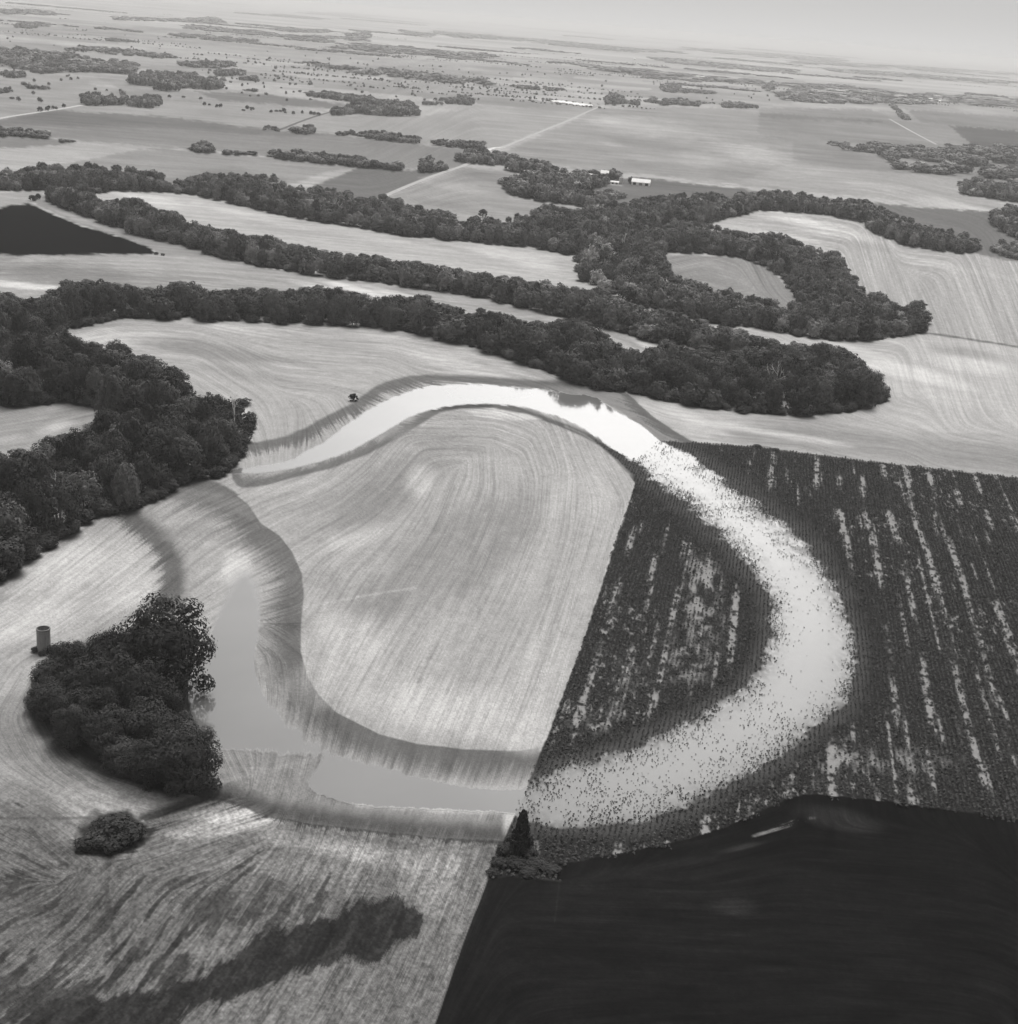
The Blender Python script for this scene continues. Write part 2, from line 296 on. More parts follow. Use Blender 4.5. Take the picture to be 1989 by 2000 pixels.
# peninsula of stubble inside the bend
PEN = [(462,968),(485,985),(510,1022),(547,1047),(572,1080),(590,1120),(594,1164),(588,1219),(588,1273),(600,1321),(622,1357),(658,1392),(741,1434),(814,1453),(905,1463),(1014,1467),(1055,1459),(1069,1440),(1098,1360),(1135,1269),(1167,1167),(1197,1076),(1219,1014),(1239,945),(1228,925),(1190,888),(1150,860),(1105,838),(1058,820),(960,798),(900,798),(860,806),(825,826),(778,855),(723,885),(650,914),(547,940)]
lay(PEN, 176, 2, fid=1, amp=.15, rag=1); names[1] = 'field'
for b in ((860,1385,300,75,8,206,.8),(680,1240,110,80,50,200,.8),(1050,1330,90,160,20,194,.6),(760,960,180,60,-35,146,.75),(880,1090,190,120,-40,150,.75),(720,1165,110,60,-20,152,.7),
          (950,1230,130,60,-40,166,.5),(822,945,42,36,-45,200,.85),(690,1050,90,24,-22,196,.8),(560,955,80,14,-15,190,.5),(620,985,70,16,-25,150,.5),(860,862,150,24,4,156,.7),(1080,930,70,60,60,180,.5),(1150,960,60,110,15,188,.6),
          (1000,990,60,90,25,150,.5),(630,1130,50,26,-20,160,.6),(1000,905,60,24,70,186,.5),(1180,900,40,14,45,188,.6),(600,1050,50,24,20,160,.4),(740,1010,90,18,-30,158,.6),(760,1330,160,30,-30,186,.5)): blob(*b)
lay([(905,800),(960,798),(1030,810),(1058,819),(1000,823),(930,812)], 210, 3, .85)
band([(1055,1459),(1098,1360),(1135,1269),(1167,1167),(1197,1076),(1219,1014),(1239,945)], 200, 3, 16, .6, rag=1)
band([(600,1185),(680,1170),(760,1155),(810,1148)], 192, 4, 4, .5, rag=1)
band([(1105,832),(1150,852),(1190,882),(1230,925)], 140, 2, 4, .8, rag=1)
# bare black field
lay([(953,1710),(993,1704),(1060,1690),(1121,1664),(1215,1646),(1310,1628),(1420,1595),(1471,1571),(1544,1539),(1573,1531),(1617,1533),(1708,1542),(1836,1560),(1989,1579),(2320,1620),(2500,2700),(600,2700),(800,2150),(849,2000),(875,1916),(906,1833),(937,1750)], 43, 2, fid=4, amp=.17, rag=1); names[4] = 'field'
# crops (ground under the plants: low growth, with canopy shade put into the tone)
CROPE = [(1284,861),(1362,865),(1468,872),(1551,883),(1690,900),(1817,914),(1989,933),(2320,975),(2320,1640),(1989,1599),(1836,1580),(1708,1562),(1617,1553),(1573,1551),(1544,1559),(1471,1591),(1420,1615),(1310,1648),(1215,1666),(1121,1684),(1060,1690),(1092,1722),(993,1712),(953,1718),(960,1690),(985,1640),(1030,1540),(1060,1459),(1069,1440),(1098,1360),(1135,1269),(1167,1167),(1197,1076),(1219,1014),(1240,945),(1236,925),(1190,884),(1150,852),(1240,900)]
lay(CROPE, 64, 2, fid=5, amp=.05, rag=1, ragf=2); names[5] = 'field'
blob(1640,1600,110,30,8,66,.6); blob(1520,1620,60,14,-22,64,.5,1.2); blob(1450,1655,70,10,-20,72,.6); blob(1430,1770,60,25,0,60,.6); blob(1300,1690,200,14,-14,52,.5); blob(1620,1640,14,45,0,40,.6); blob(1250,1730,300,60,-8,47,.5)
band([(1092,1722),(1090,1760),(1085,1800)], 52, 3, 3, .7); band([(953,1718),(906,1833),(849,2000),(800,2150)], 150, 3, 14, .35, rag=2)
band([(1040,1712),(1065,1716),(1095,1722)], 90, 4, 4, .3)
band([(1806,650),(1870,658),(1989,678),(2200,712)], 105, 3, 3, .8, rag=1); band([(1468,871),(1500,873),(1551,884)], 90, 2, 3, .6)
band([(1195,850),(1150,852)], 80, 3, 3, .3)

# ------------------------------------------------------------------ water in the old bend
WAT = [(452,918),(500,911),(568,901),(598,879),(638,861),(697,813),(752,782),(803,761),(854,751),(905,749),(960,751),(1007,756),(1051,759),(1105,768),(1160,773),(1182,788),(1208,806),(1229,815),(1266,839),(1284,858),
 (1329,880),(1380,912),(1427,945),(1493,993),(1544,1033),(1585,1078),(1622,1122),(1650,1171),(1664,1219),(1670,1273),(1668,1328),(1658,1366),(1634,1392),(1597,1425),(1548,1462),(1495,1496),(1435,1530),(1362,1568),(1289,1594),(1237,1612),(1164,1620),(1110,1617),(1050,1608),(1000,1588),
 (928,1583),(855,1581),(760,1577),(692,1572),(649,1561),(598,1539),(620,1496),(634,1476),(620,1474),(547,1470),(474,1466),(408,1463),(386,1430),(372,1380),(365,1320),(390,1290),(408,1255),(423,1204),(437,1165),(446,1140),(458,1122),(474,1114),(488,1116),(497,1130),(505,1145),(510,1190),(507,1237),(496,1284),(503,1328),(521,1368),(547,1397),(583,1430),(620,1457),(649,1470),
 (700,1483),(741,1497),(814,1518),(905,1537),(1004,1546),(1055,1528),(1084,1512),(1128,1488),(1164,1478),(1230,1462),(1289,1430),(1344,1404),(1417,1372),(1464,1336),(1493,1290),(1504,1237),(1500,1182),(1486,1142),(1446,1091),(1409,1047),(1362,1005),(1322,969),(1289,945),(1270,925),(1233,899),(1197,879),(1157,848),(1116,824),(1069,808),(1014,794),(960,788),(905,790),(847,799),(803,813),(759,839),(697,875),(650,895),(568,917),(500,924),(452,927)]
WAT = smooth_line(WAT, 1, True)
wcp = cpoly(WAT)
WS = np.full((NV, NU), -999.0, np.float32)
w = window(wcp, 60)
WS[w] = sdist(UU[w], VV[w], wcp)
incrop = FID == 5
# edge: crisp with row-wise raggedness in stubble, soft in the silty left pool
u1, v1 = chart(450, 1120); left = np.exp(-(((UU - u1) / 90) ** 2 + ((VV - v1) / 90) ** 2))
u2, v2 = chart(620, 1440); lowr = np.exp(-(((UU - u2) / 170) ** 2 + ((VV - v2) / 70) ** 2))
WS2 = WS + np.where(incrop, 14 * wobf + 30 * wob, (1.2 + 8 * lowr) * np.clip(LIC1, -2, 2) + 2 * wobf)
SOFT = 2.0 + 26 * left + 10 * lowr + np.where(incrop, 4, 0)
WET = sm(-SOFT * .5, SOFT, WS2).astype(np.float32)
RAMP = sm(chart(1290, 868)[1], chart(1400, 1010)[1], VV) * .82 + .18 * sm(chart(1290, 868)[1] - 6, chart(1290, 868)[1] + 30, VV)
WET = (WET * (1 - incrop * RAMP * np.exp(-np.maximum(WS2, 0) / 26) * np.clip(2.2 * fbm(XX / .9, YY / 1.5, 64, 3) - .35, 0, .92))).astype(np.float32)
# soil at the margin is saturated where plants still stand
m = np.where(incrop, sm(-46, -4, WS2) * np.where(WS2 > 0, .9 * RAMP, .55), 0)
TONE[:] = TONE * (1 - m) + alb(108, 1480, 1200) * m

# ------------------------------------------------------------------ streaks
TONE *= 1 - .22 * sm(1250, 2000, YY)
TONE *= 1 + sm(1300, 2000, YY) * (.34 * (fbm(XX / 70, YY / 190, 92, 4) - .5) + .22 * (fbm(XX / 420, YY / 260, 93, 2) - .5))
TONE *= np.where(FID == 4, .45 + 1.1 * fbm(XX / 45, YY / 60, 88, 4) * (.7 + .6 * fbm(XX / .8, YY / .8, 89, 2)), 1)
TONE *= np.exp(AMP * (.72 * LIC0 + .48 * LIC1 + .34 * LIC2 + .14 * LIC3))
u0, v0 = chart(1520, 1619); w = window(np.array([[u0, v0]]), 110); a_ = math.radians(-24)
xa = ((UU[w] - u0) * math.cos(a_) + (VV[w] - v0) * math.sin(a_)) / 66; ya = (-(UU[w] - u0) * math.sin(a_) + (VV[w] - v0) * math.cos(a_)) / 9
m = sm(1.15, .25, np.sqrt(xa * xa + ya * ya) + 1.1 * wobf[w] + .9 * wob[w]) * sm(-.9, 1.3, .5 * LIC0[w] + .6 * LIC1[w] + 1.2 * wobf[w]) * .75 * (FID[w] == 4)
TONE[w] = TONE[w] * (1 - m) + alb(160, 1520, 1620) * m
# washed-out ends of rows in the wheel marks near the viewer
rut = sm(1.25, 2.2, LIC2) * np.isin(FID, (1, 2, 3)) * sm(900, 1500, VV)
TONE *= 1 - .28 * rut
fine = sm(.9, 2.0, .6 * LIC0 + .8 * LIC1) * np.isin(FID, (1, 2, 3, 7, 8, 13)) * sm(500, 1200, VV)
TONE *= 1 - .24 * fine
mott = fbm(XX / .55, YY / .75, 77, 3) - .5
TONE *= 1 + (FID == 3) * 1.25 * mott + np.isin(FID, (1, 2)) * (.35 + .9 * sm(1550, 1900, VV)) * mott
TONE = np.clip(TONE, .003, .8)

# ------------------------------------------------------------------ woods: outlines of the wooded belts as seen, filled with trees standing on the ground
WOODS = []
def wood(pts, h, sp, tone, label, group): WOODS.append((np.array(pts, float), h, sp, tone, label, group))
wood([(-120,560),(0,578),(60,588),(91,587),(109,566),(204,551),(250,570),(240,622),(182,633),(124,646),(150,672),(165,676),(240,676),(255,700),(312,712),(350,733),(362,765),(392,775),(430,782),(480,785),(492,812),(486,848),(470,880),(452,912),(425,934),(364,938),(321,966),(255,996),(190,1007),(128,1047),(58,1090),(0,1128),(-140,1215),(-140,930),(0,893),(58,884),(95,860),(131,848),(226,830),(240,818),(204,802),(138,786),(55,796),(0,790),(-120,775)],
     16.5, 11.0, .048, 'dark broadleaf tree in the dense riverside wood above the stubble hill', 'trees of the riverside wood')
wood([(240,560),(302,569),(346,556),(412,571),(492,566),(560,572),(620,563),(678,573),(723,589),(770,586),(825,578),(854,595),(912,613),(960,612),(1014,624),(1069,640),(1102,627),(1140,632),(1178,653),(1208,682),(1250,690),(1306,668),(1350,688),(1400,690),(1460,690),(1544,678),(1610,676),(1650,685),(1683,710),(1715,736),(1732,754),(1728,775),(1719,786),(1653,806),(1551,811),(1460,808),(1398,801),(1350,790),(1289,781),(1233,768),(1160,761),(1069,726),(978,695),(887,669),(796,648),(700,638),(510,631),(364,624),(240,622)],
     14, 10.0, .060, 'dark broadleaf tree in the curved belt ending in a rounded wood past the water', 'trees of the belt behind the water')
wood([(90,364),(140,372),(179,379),(190,397),(230,392),(270,389),(310,413),(340,415),(364,437),(437,451),(480,462),(525,466),(620,492),(692,502),(730,502),(770,510),(861,524),(960,539),(1014,546),(1106,564),(1178,568),(1229,594),(1270,612),(1299,601),(1330,618),(1362,630),(1435,648),(1478,659),(1508,663),(1537,674),(1544,690),(1480,694),(1400,694),(1336,676),(1288,670),(1197,646),(1124,625),(1014,601),(905,577),(796,561),(700,548),(620,539),(528,524),(437,506),(364,481),(255,455),(182,428),(128,408),(95,393)],
     12.5, 9.0, .088, 'broadleaf tree in the long middle belt between two pale strips', 'trees of the middle belt')
wood([(-60,345),(0,346),(66,335),(128,335),(175,331),(226,335),(273,342),(330,358),(357,368),(397,351),(440,350),(492,351),(547,360),(565,375),(600,378),(656,375),(700,395),(723,397),(745,391),(788,408),(820,424),(854,422),(894,433),(960,441),(1022,433),(1069,411),(1105,422),(1150,418),(1197,408),(1240,398),(1289,393),(1336,388),(1417,391),(1460,386),(1508,382),(1573,386),(1591,397),(1635,397),(1683,400),(1723,419),(1763,433),(1806,451),(1857,459),(1908,477),(1930,490),(1872,494),(1781,483),(1737,466),(1700,452),(1690,434),(1617,420),(1570,415),(1500,410),(1471,411),(1446,420),(1362,440),(1289,446),(1240,455),(1260,470),(1290,495),(1275,499),(1307,512),(1302,535),(1291,546),(1344,562),(1391,576),(1446,587),(1430,640),(1391,631),(1340,618),(1307,609),(1240,600),(1197,575),(1140,555),(1127,530),(1124,499),(1014,481),(923,473),(796,461),(650,437),(583,426),(528,415),(456,397),(357,377),(219,371),(175,379),(91,371),(-60,372)],
     12, 9.0, .092, 'broadleaf tree in the winding upper belt below the farmyard', 'trees of the upper belt')
wood([(1240,455),(1289,449),(1336,444),(1387,451),(1409,459),(1471,470),(1522,468),(1581,495),(1639,506),(1646,528),(1668,553),(1683,575),(1737,601),(1774,612),(1788,601),(1803,612),(1806,640),(1800,648),(1759,657),(1690,666),(1581,665),(1544,652),(1478,641),(1430,636),(1440,588),(1508,599),(1581,612),(1617,613),(1563,596),(1551,568),(1526,539),(1489,517),(1435,501),(1350,494),(1289,493),(1250,480)],
     12, 9.0, .092, 'broadleaf tree in the looping belt round the grey field', 'trees of the looping belt')
FARW = 'trees of the far woods'
for pts, h in (([(890,303),(905,300),(940,297),(990,306),(1020,316),(1060,322),(1090,335),(1110,345),(1090,365),(1040,370),(990,372),(980,365),(1030,345),(1020,338),(960,325),(905,320),(890,312)], 13),
               ([(978,358),(1010,352),(1050,345),(1090,340),(1140,338),(1185,345),(1188,362),(1140,370),(1095,372),(1140,378),(1190,392),(1190,406),(1130,405),(1050,392),(1000,380),(980,370)], 13),
               ([(1165,380),(1190,374),(1215,380),(1220,393),(1170,390)], 10), ([(1185,335),(1200,330),(1212,338),(1210,352),(1188,350)], 11),
               ([(1628,283),(1650,277),(1700,282),(1740,282),(1800,290),(1870,285),(2060,292),(2060,356),(1989,353),(1850,343),(1760,334),(1737,320),(1745,312),(1700,301),(1640,291)], 13),
               ([(1870,362),(1900,351),(1940,356),(2060,360),(2060,398),(1989,394),(1930,386),(1875,378)], 13), ([(1932,425),(1960,409),(2060,406),(2060,480),(1989,468),(1955,452)], 14), ([(1935,482),(1960,478),(2050,490),(2050,520),(1985,506),(1938,492)], 11),
               ([(160,190),(180,185),(230,188),(248,186),(250,202),(236,205),(200,206),(160,207)], 14), ([(250,194),(280,190),(310,191),(316,206),(285,213),(250,212)], 14),
               ([(648,215),(670,214),(690,205),(760,205),(812,211),(818,226),(760,228),(700,222),(650,226)], 14),
               ([(660,262),(700,262),(745,262),(780,268),(818,272),(818,281),(740,274),(660,267)], 11), ([(840,274),(870,272),(900,281),(945,282),(947,293),(900,290),(840,282)], 11),
               ([(-40,258),(0,258),(40,256),(70,262),(97,263),(97,271),(40,267),(-40,266)], 11), ([(115,272),(150,274),(150,278),(115,277)], 6),
               ([(373,289),(395,284),(415,292),(415,299),(373,297)], 12), ([(437,294),(480,296),(500,302),(437,301)], 9), ([(518,303),(555,298),(640,306),(720,314),(770,320),(790,330),(780,334),(700,326),(600,316),(520,307)], 11),
               ([(822,320),(840,317),(845,335),(822,338)], 14), ([(850,328),(868,318),(874,332),(850,337)], 12), ([(570,250),(587,248),(588,261),(570,262)], 11), ([(590,250),(612,249),(614,262),(591,264)], 11), ([(515,249),(545,252),(545,257),(515,254)], 7),
               ([(-40,95),(60,97),(130,105),(200,122),(260,120),(272,130),(255,152),(200,148),(170,140),(90,145),(60,138),(-40,122)], 15), ([(-40,140),(0,141),(80,135),(88,145),(40,152),(-40,150)], 12),
               ([(252,152),(300,143),(380,147),(436,160),(430,174),(330,179),(255,172)], 16), ([(470,150),(500,150),(505,162),(470,160)], 10),
               ([(573,122),(640,126),(720,134),(800,140),(880,148),(963,160),(965,174),(900,166),(800,154),(700,144),(600,132)], 13), ([(595,180),(640,182),(720,192),(805,198),(805,206),(720,203),(600,188)], 11), ([(825,198),(890,194),(900,190),(925,196),(930,206),(830,205)], 11),
               ([(470,176),(505,172),(506,179),(472,179)], 9), ([(40,165),(100,168),(104,177),(50,172)], 10), ([(0,176),(20,175),(20,181),(0,182)], 10), ([(350,122),(400,118),(455,123),(460,130),(400,134),(352,128)], 11), ([(420,140),(440,135),(480,140),(478,147),(424,150)], 10),
               ([(1180,196),(1195,185),(1215,187),(1220,198),(1248,198),(1248,206),(1185,204)], 14), ([(1260,196),(1275,192),(1290,198),(1320,192),(1365,200),(1390,204),(1390,209),(1262,205)], 12), ([(1410,204),(1420,200),(1480,205),(1480,212),(1412,210)], 11), ([(1292,168),(1310,164),(1328,166),(1328,178),(1310,182),(1294,178)], 13), ([(1328,172),(1395,178),(1400,184),(1330,182)], 9),
               ([(1120,122),(1170,130),(1290,139),(1400,152),(1500,160),(1640,166),(1720,176),(1800,182),(2030,196),(2030,214),(1900,205),(1800,200),(1700,188),(1640,178),(1500,168),(1400,161),(1260,150),(1120,130)], 12), ([(1510,182),(1560,176),(1640,182),(1720,192),(1820,196),(1820,204),(1740,203),(1640,202),(1580,200),(1512,193)], 12),
               ([(1738,206),(1746,206),(1779,232),(1776,238),(1766,236)], 12), ([(1490,170),(1510,158),(1512,175),(1495,180)], 12),
               ([(1060,170),(1100,172),(1105,177),(1070,178)], 8), ([(1000,165),(1050,168),(1055,176),(1005,172)], 8), ([(540,55),(640,58),(640,64),(545,62)], 13), ([(0,17),(100,22),(105,30),(0,28)], 14), ([(30,48),(60,46),(95,52),(60,56),(30,54)], 12), ([(220,33),(300,36),(350,36),(350,42),(230,40)], 13), ([(360,37),(420,33),(440,45),(370,44)], 14), ([(360,50),(480,58),(600,70),(700,72),(720,80),(640,78),(480,68),(360,56)], 12),
               ([(680,65),(720,62),(720,76),(680,76)], 15), ([(650,88),(720,86),(800,92),(900,102),(965,106),(965,114),(880,112),(760,104),(650,94)], 13), ([(780,58),(845,66),(845,74),(790,68)], 13), ([(850,60),(950,68),(1000,74),(1000,78),(900,74),(850,66)], 12), ([(330,65),(400,68),(500,78),(500,83),(400,76),(330,70)], 11), ([(130,92),(240,96),(340,110),(345,116),(240,108),(135,100)], 12),
               ([(1280,112),(1340,116),(1420,124),(1560,136),(1570,144),(1440,136),(1320,124),(1280,117)], 12), ([(1600,132),(1700,138),(1900,152),(2000,160),(2000,166),(1850,156),(1700,146),(1600,138)], 12), ([(1340,92),(1480,102),(1640,114),(1650,122),(1500,112),(1340,98)], 13), ([(990,72),(1100,80),(1220,92),(1330,100),(1330,105),(1200,99),(1080,88),(990,77)], 12), ([(1560,118),(1760,128),(1989,142),(1989,147),(1760,135),(1560,124)], 12)):
    wood(pts, h * .85, 9.5 if h > 7 else 5, .125, 'distant tree', FARW)  # leaf tone raised to stand in for thicker haze
for k in range(46):
    x = rng.uniform(-60, 1900); l = rng.uniform(50, 260); f = rng.random() ** 1.3; y = 40 + .081 * (x - 994) + 9 + f * 95; th = 1.5 + 3.2 * f * rng.random()
    pts = [(x + l * q, y + .085 * l * q - th * rng.uniform(.2, 1) * math.sin(math.pi * min(1, q + .12))) for q in (0, .2, .4, .6, .8, 1)] + [(x + l * q, y + .085 * l * q + th * .4) for q in (1, .5, 0)]
    wood(pts, 7.5, 9.5, .12, 'distant tree', FARW)  # haze put into the tone here too

def pip(px, py, poly):
    return sdist(px.astype(np.float32), py.astype(np.float32), poly)
TREES = []     # x, y, h, d, tone, variant, wood number
for wi, (poly, h, sp, tone, label, group) in enumerate(WOODS):
    g = np.array([site(x, y)[:2] for x, y in poly])
    d0 = np.hypot(*g.T).mean()
    if d0 > 1400:                                       # far woods: no more trees than can be told apart
        ar = .5 * abs(np.dot(g[:, 0], np.roll(g[:, 1], 1)) - np.dot(g[:, 1], np.roll(g[:, 0], 1)))
        sp = max(sp, math.sqrt(ar / (520 if d0 < 3500 else 170)))
    x0, y0 = g.min(0) - sp; x1, y1 = g.max(0) + sp
    if (x1 - x0) * (y1 - y0) / sp ** 2 > 4e6: sp = math.sqrt((x1 - x0) * (y1 - y0) / 4e6)
    nx, ny = int((x1 - x0) / sp) + 1, int((y1 - y0) / (sp * .87)) + 1
    ix, iy = np.meshgrid(np.arange(nx), np.arange(ny))
    X = (x0 + (ix + .5 * (iy % 2)) * sp).ravel() + rng.uniform(-.36, .36, nx * ny) * sp; Y = (y0 + iy * sp * .87).ravel() + rng.uniform(-.36, .36, nx * ny) * sp
    P = np.stack([X, Y, 0 * X], 1); px, py, dz = sight(P)
    ok = (pip(px, py, poly) > -.5) & (px > -140) & (px < 2130); P = P[ok]; px, py = px[ok], py[ok]
    if not len(P): continue
    if group == FARW:
        kk = fbm(P[:, 0] / 45, P[:, 1] / 60, 300 + wi % 50, 2) > .36 + .10 * (d0 > 2200); P = P[kk]; px, py = px[kk], py[kk]
        if not len(P): continue
    hh = h * rng.uniform(.66, 1.22, len(P)) * (1 + .25 * (rng.random(len(P)) > .92)); fin = np.zeros(len(P)); tol = -1 - np.abs(rng.normal(size=len(P))) * .09 * h * FPX / d0
    for f in (1.0, .8, .62, .45, .3):
        Q = P + np.stack([0 * hh, 0 * hh, hh * f * .97], 1); qx, qy, _ = sight(Q); sd_ = hh * f * .26 * FPX / d0
        okk = (pip(qx, qy, poly) > tol) & (pip(qx - sd_, (qy + py) / 2, poly) > -2) & (pip(qx + sd_, (qy + py) / 2, poly) > -2)
        fin = np.where((fin == 0) & okk, f, fin)
    if h <= 12 or d0 > 2000: fin = np.where(fin == 0, .6, fin)
    fin = np.where((fin == 0) & (rng.random(len(P)) < .6), .22, fin)
    k = fin > 0
    P, hh = P[k], (hh * fin)[k]
    for p, z in zip(P, hh):
        dd = sp * rng.uniform(.80, 1.35) if z > .55 * h else sp * rng.uniform(.7, 1.0)
        t = tone * float(np.exp(rng.normal() * .36)); 
        if rng.random() < .08: t = tone * rng.uniform(1.8, 2.6)
        TREES.append((p[0], p[1], z, dd, t, int(rng.integers(0, 1000)), wi))
for wi, (poly, h, sp, tone, label, group) in enumerate(WOODS[:5]):
    q = np.array(smooth_line(poly, 0, True)); q2 = np.roll(q, -1, 0); n_ = int(np.hypot(*(q2 - q).T).sum() / 5)
    for k in range(n_):
        i = rng.integers(0, len(q)); f = rng.random(); e = q[i] * (1 - f) + q2[i] * f + rng.normal(size=2) * 2
        nrm = np.array((q2[i] - q[i])[::-1]) * (1, -1)
        if nrm[1] * 1.0 > 0 or rng.random() < .5:
            e2 = e + (0, -3)
            if pip(np.array([e2[0]]), np.array([e2[1]]), poly)[0] < 0: continue
            if pip(np.array([e[0]]), np.array([e[1] - 16.0]), poly)[0] < 0: continue
            p = site(*e2); z = rng.uniform(2.2, 5.0); TREES.append((p[0], p[1], z, z * rng.uniform(1.2, 1.8), tone * float(np.exp(rng.normal() * .35)), int(rng.integers(0, 1000)), wi))
# pale autumn-toned trees in the upper belt
for (x, y, rad_) in ((1160,520,21),(1165,560,17),(1230,580,12),(1400,615,8),(1525,648,7),(1590,662,7)):
    p = site(x, y); TREES = [t_ for t_ in TREES if not (math.hypot(t_[0] - p[0], t_[1] - p[1]) < rad_)]
#
for (x, y, h, d) in ((1150,520,15,14),(1165,500,14,13),(1185,505,13,12),(1142,540,11,11),(1165,555,11,12),(1180,570,10,11),(1230,575,9,12),(1250,590,9,12),(1220,565,9,10),(1380,612,11,12),(1410,620,11,11),(1350,600,12,12),(1330,590,11,11),(1315,585,11,10),(1440,630,10,9),(1395,600,11,11),(1480,637,11,10),(1525,648,10,10),(1590,660,10,9),(1645,655,10,10)):
    p = site(x, y); TREES.append((p[0], p[1], h, d, rng.uniform(.26, .36) if x < 1300 else rng.uniform(.16, .24), int(rng.integers(0, 1000)), 3))
# scattered single trees of the far rangeland
for k in range(420):
    x = rng.uniform(-40, 2030); y = rng.uniform(50 + .08 * x * .9, 200)
    if x > 1000 and rng.random() < .6: continue
    if 400 < x < 1050 and y < 100 and rng.random() < .5: continue
    if y < 45 + .082 * x: continue
    p = site(x, y); TREES.append((p[0], p[1], rng.uniform(3, 7.5), rng.uniform(4, 8), .11, k, -1))
for (x0, y0, x1, y1, n) in ((395,205,630,228,22),(60,217,125,212,6),(900,168,1080,200,26),(590,126,800,170,30),(480,120,620,150,20)):
    for k in range(n):
        f = rng.random(); x = x0 + (x1 - x0) * f; y = y0 + (y1 - y0) * f + rng.normal() * 2; p = site(x, y); TREES.append((p[0], p[1], rng.uniform(3, 7), rng.uniform(4, 8), .055, k, -1))
# shaded-out, litter covered forest floor: no stubble grows there
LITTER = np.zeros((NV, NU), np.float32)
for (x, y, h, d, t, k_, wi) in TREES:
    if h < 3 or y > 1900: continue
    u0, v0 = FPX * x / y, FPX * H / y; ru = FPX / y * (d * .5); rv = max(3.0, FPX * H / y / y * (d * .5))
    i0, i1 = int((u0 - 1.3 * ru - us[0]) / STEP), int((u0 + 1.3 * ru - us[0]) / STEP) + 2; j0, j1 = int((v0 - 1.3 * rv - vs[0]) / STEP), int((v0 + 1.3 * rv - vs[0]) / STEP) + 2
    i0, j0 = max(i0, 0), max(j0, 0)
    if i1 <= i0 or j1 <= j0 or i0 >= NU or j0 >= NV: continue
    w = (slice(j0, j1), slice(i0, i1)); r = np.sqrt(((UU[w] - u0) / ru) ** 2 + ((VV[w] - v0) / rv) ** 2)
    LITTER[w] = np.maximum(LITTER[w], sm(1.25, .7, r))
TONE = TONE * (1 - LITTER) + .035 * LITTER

# ------------------------------------------------------------------ mesh and material helpers
def new_mat(name):
    m = bpy.data.materials.new(name); m.use_nodes = True
    nt = m.node_tree; b = nt.nodes['Principled BSDF']
    b.inputs['Roughness'].default_value = .95; b.inputs['Specular IOR Level'].default_value = 0.0
    return m, nt, b
def N(nt, t, **kw):
    n = nt.nodes.new(t)
    for k, v in kw.items(): setattr(n, k, v)
    return n
def math_node(nt, op, a, b=None, clamp=False):
    n = N(nt, 'ShaderNodeMath', operation=op); n.use_clamp = clamp
    for i, v in enumerate((a, b)):
        if v is None: continue
        if isinstance(v, (int, float)): n.inputs[i].default_value = v
        else: nt.links.new(v, n.inputs[i])
    return n.outputs[0]
def warm(nt, val):
    """neutral print tone from a grey value"""
    c = N(nt, 'ShaderNodeCombineColor')
    for i, k in enumerate((1.012, 1.0, .988)): nt.links.new(math_node(nt, 'MULTIPLY', val, k), c.inputs[i])
    return c.outputs[0]
def obj_noise(nt, scale, detail=3):
    tc = N(nt, 'ShaderNodeTexCoord'); n = N(nt, 'ShaderNodeTexNoise'); n.inputs['Scale'].default_value = scale; n.inputs['Detail'].default_value = detail
    nt.links.new(tc.outputs['Object'], n.inputs['Vector']); return n.outputs['Fac']

def soil_mat():
    m, nt, b = new_mat('soil')
    a = N(nt, 'ShaderNodeAttribute', attribute_name='tone')
    n1 = obj_noise(nt, .9, 3); n2 = obj_noise(nt, .18, 2); n3 = obj_noise(nt, 2.1, 2)
    f = math_node(nt, 'ADD', math_node(nt, 'MULTIPLY', n1, .42), math_node(nt, 'MULTIPLY', n2, .30))
    f = math_node(nt, 'ADD', f, math_node(nt, 'MULTIPLY', n3, .62))
    f = math_node(nt, 'ADD', f, .33)
    nt.links.new(warm(nt, math_node(nt, 'MULTIPLY', a.outputs['Fac'], f)), b.inputs['Base Color'])
    return m
SOIL = soil_mat()
def water_mat():
    m, nt, b = new_mat('silty_water')
    a = N(nt, 'ShaderNodeAttribute', attribute_name='tone'); wt = N(nt, 'ShaderNodeAttribute', attribute_name='wet')
    n2 = obj_noise(nt, .03, 3)
    silt = math_node(nt, 'ADD', math_node(nt, 'MULTIPLY', n2, .04), .085)
    mix = N(nt, 'ShaderNodeMix', data_type='FLOAT')
    nt.links.new(wt.outputs['Fac'], mix.inputs[0]); nt.links.new(a.outputs['Fac'], mix.inputs[2]); nt.links.new(silt, mix.inputs[3])
    nt.links.new(warm(nt, mix.outputs[0]), b.inputs['Base Color'])
    r = N(nt, 'ShaderNodeMapRange'); nt.links.new(wt.outputs['Fac'], r.inputs[0]); r.inputs[3].default_value = .6; r.inputs[4].default_value = .07
    nt.links.new(r.outputs[0], b.inputs['Roughness'])
    nt.links.new(math_node(nt, 'MULTIPLY', wt.outputs['Fac'], .5), b.inputs['Specular IOR Level'])
    b.inputs['IOR'].default_value = WIOR
    return m
WIOR = 1.36
def link(name, me, mats=None, parent=None, kind=None):
    if mats: me.materials.append(mats)
    o = bpy.data.objects.new(name, me); COL.objects.link(o)
    if parent is not None: o.parent = parent
    if kind: o['kind'] = kind
    return o
def tag(o, label, cat, group=None):
    o['label'] = label; o['category'] = cat
    if group: o['group'] = group
    return o
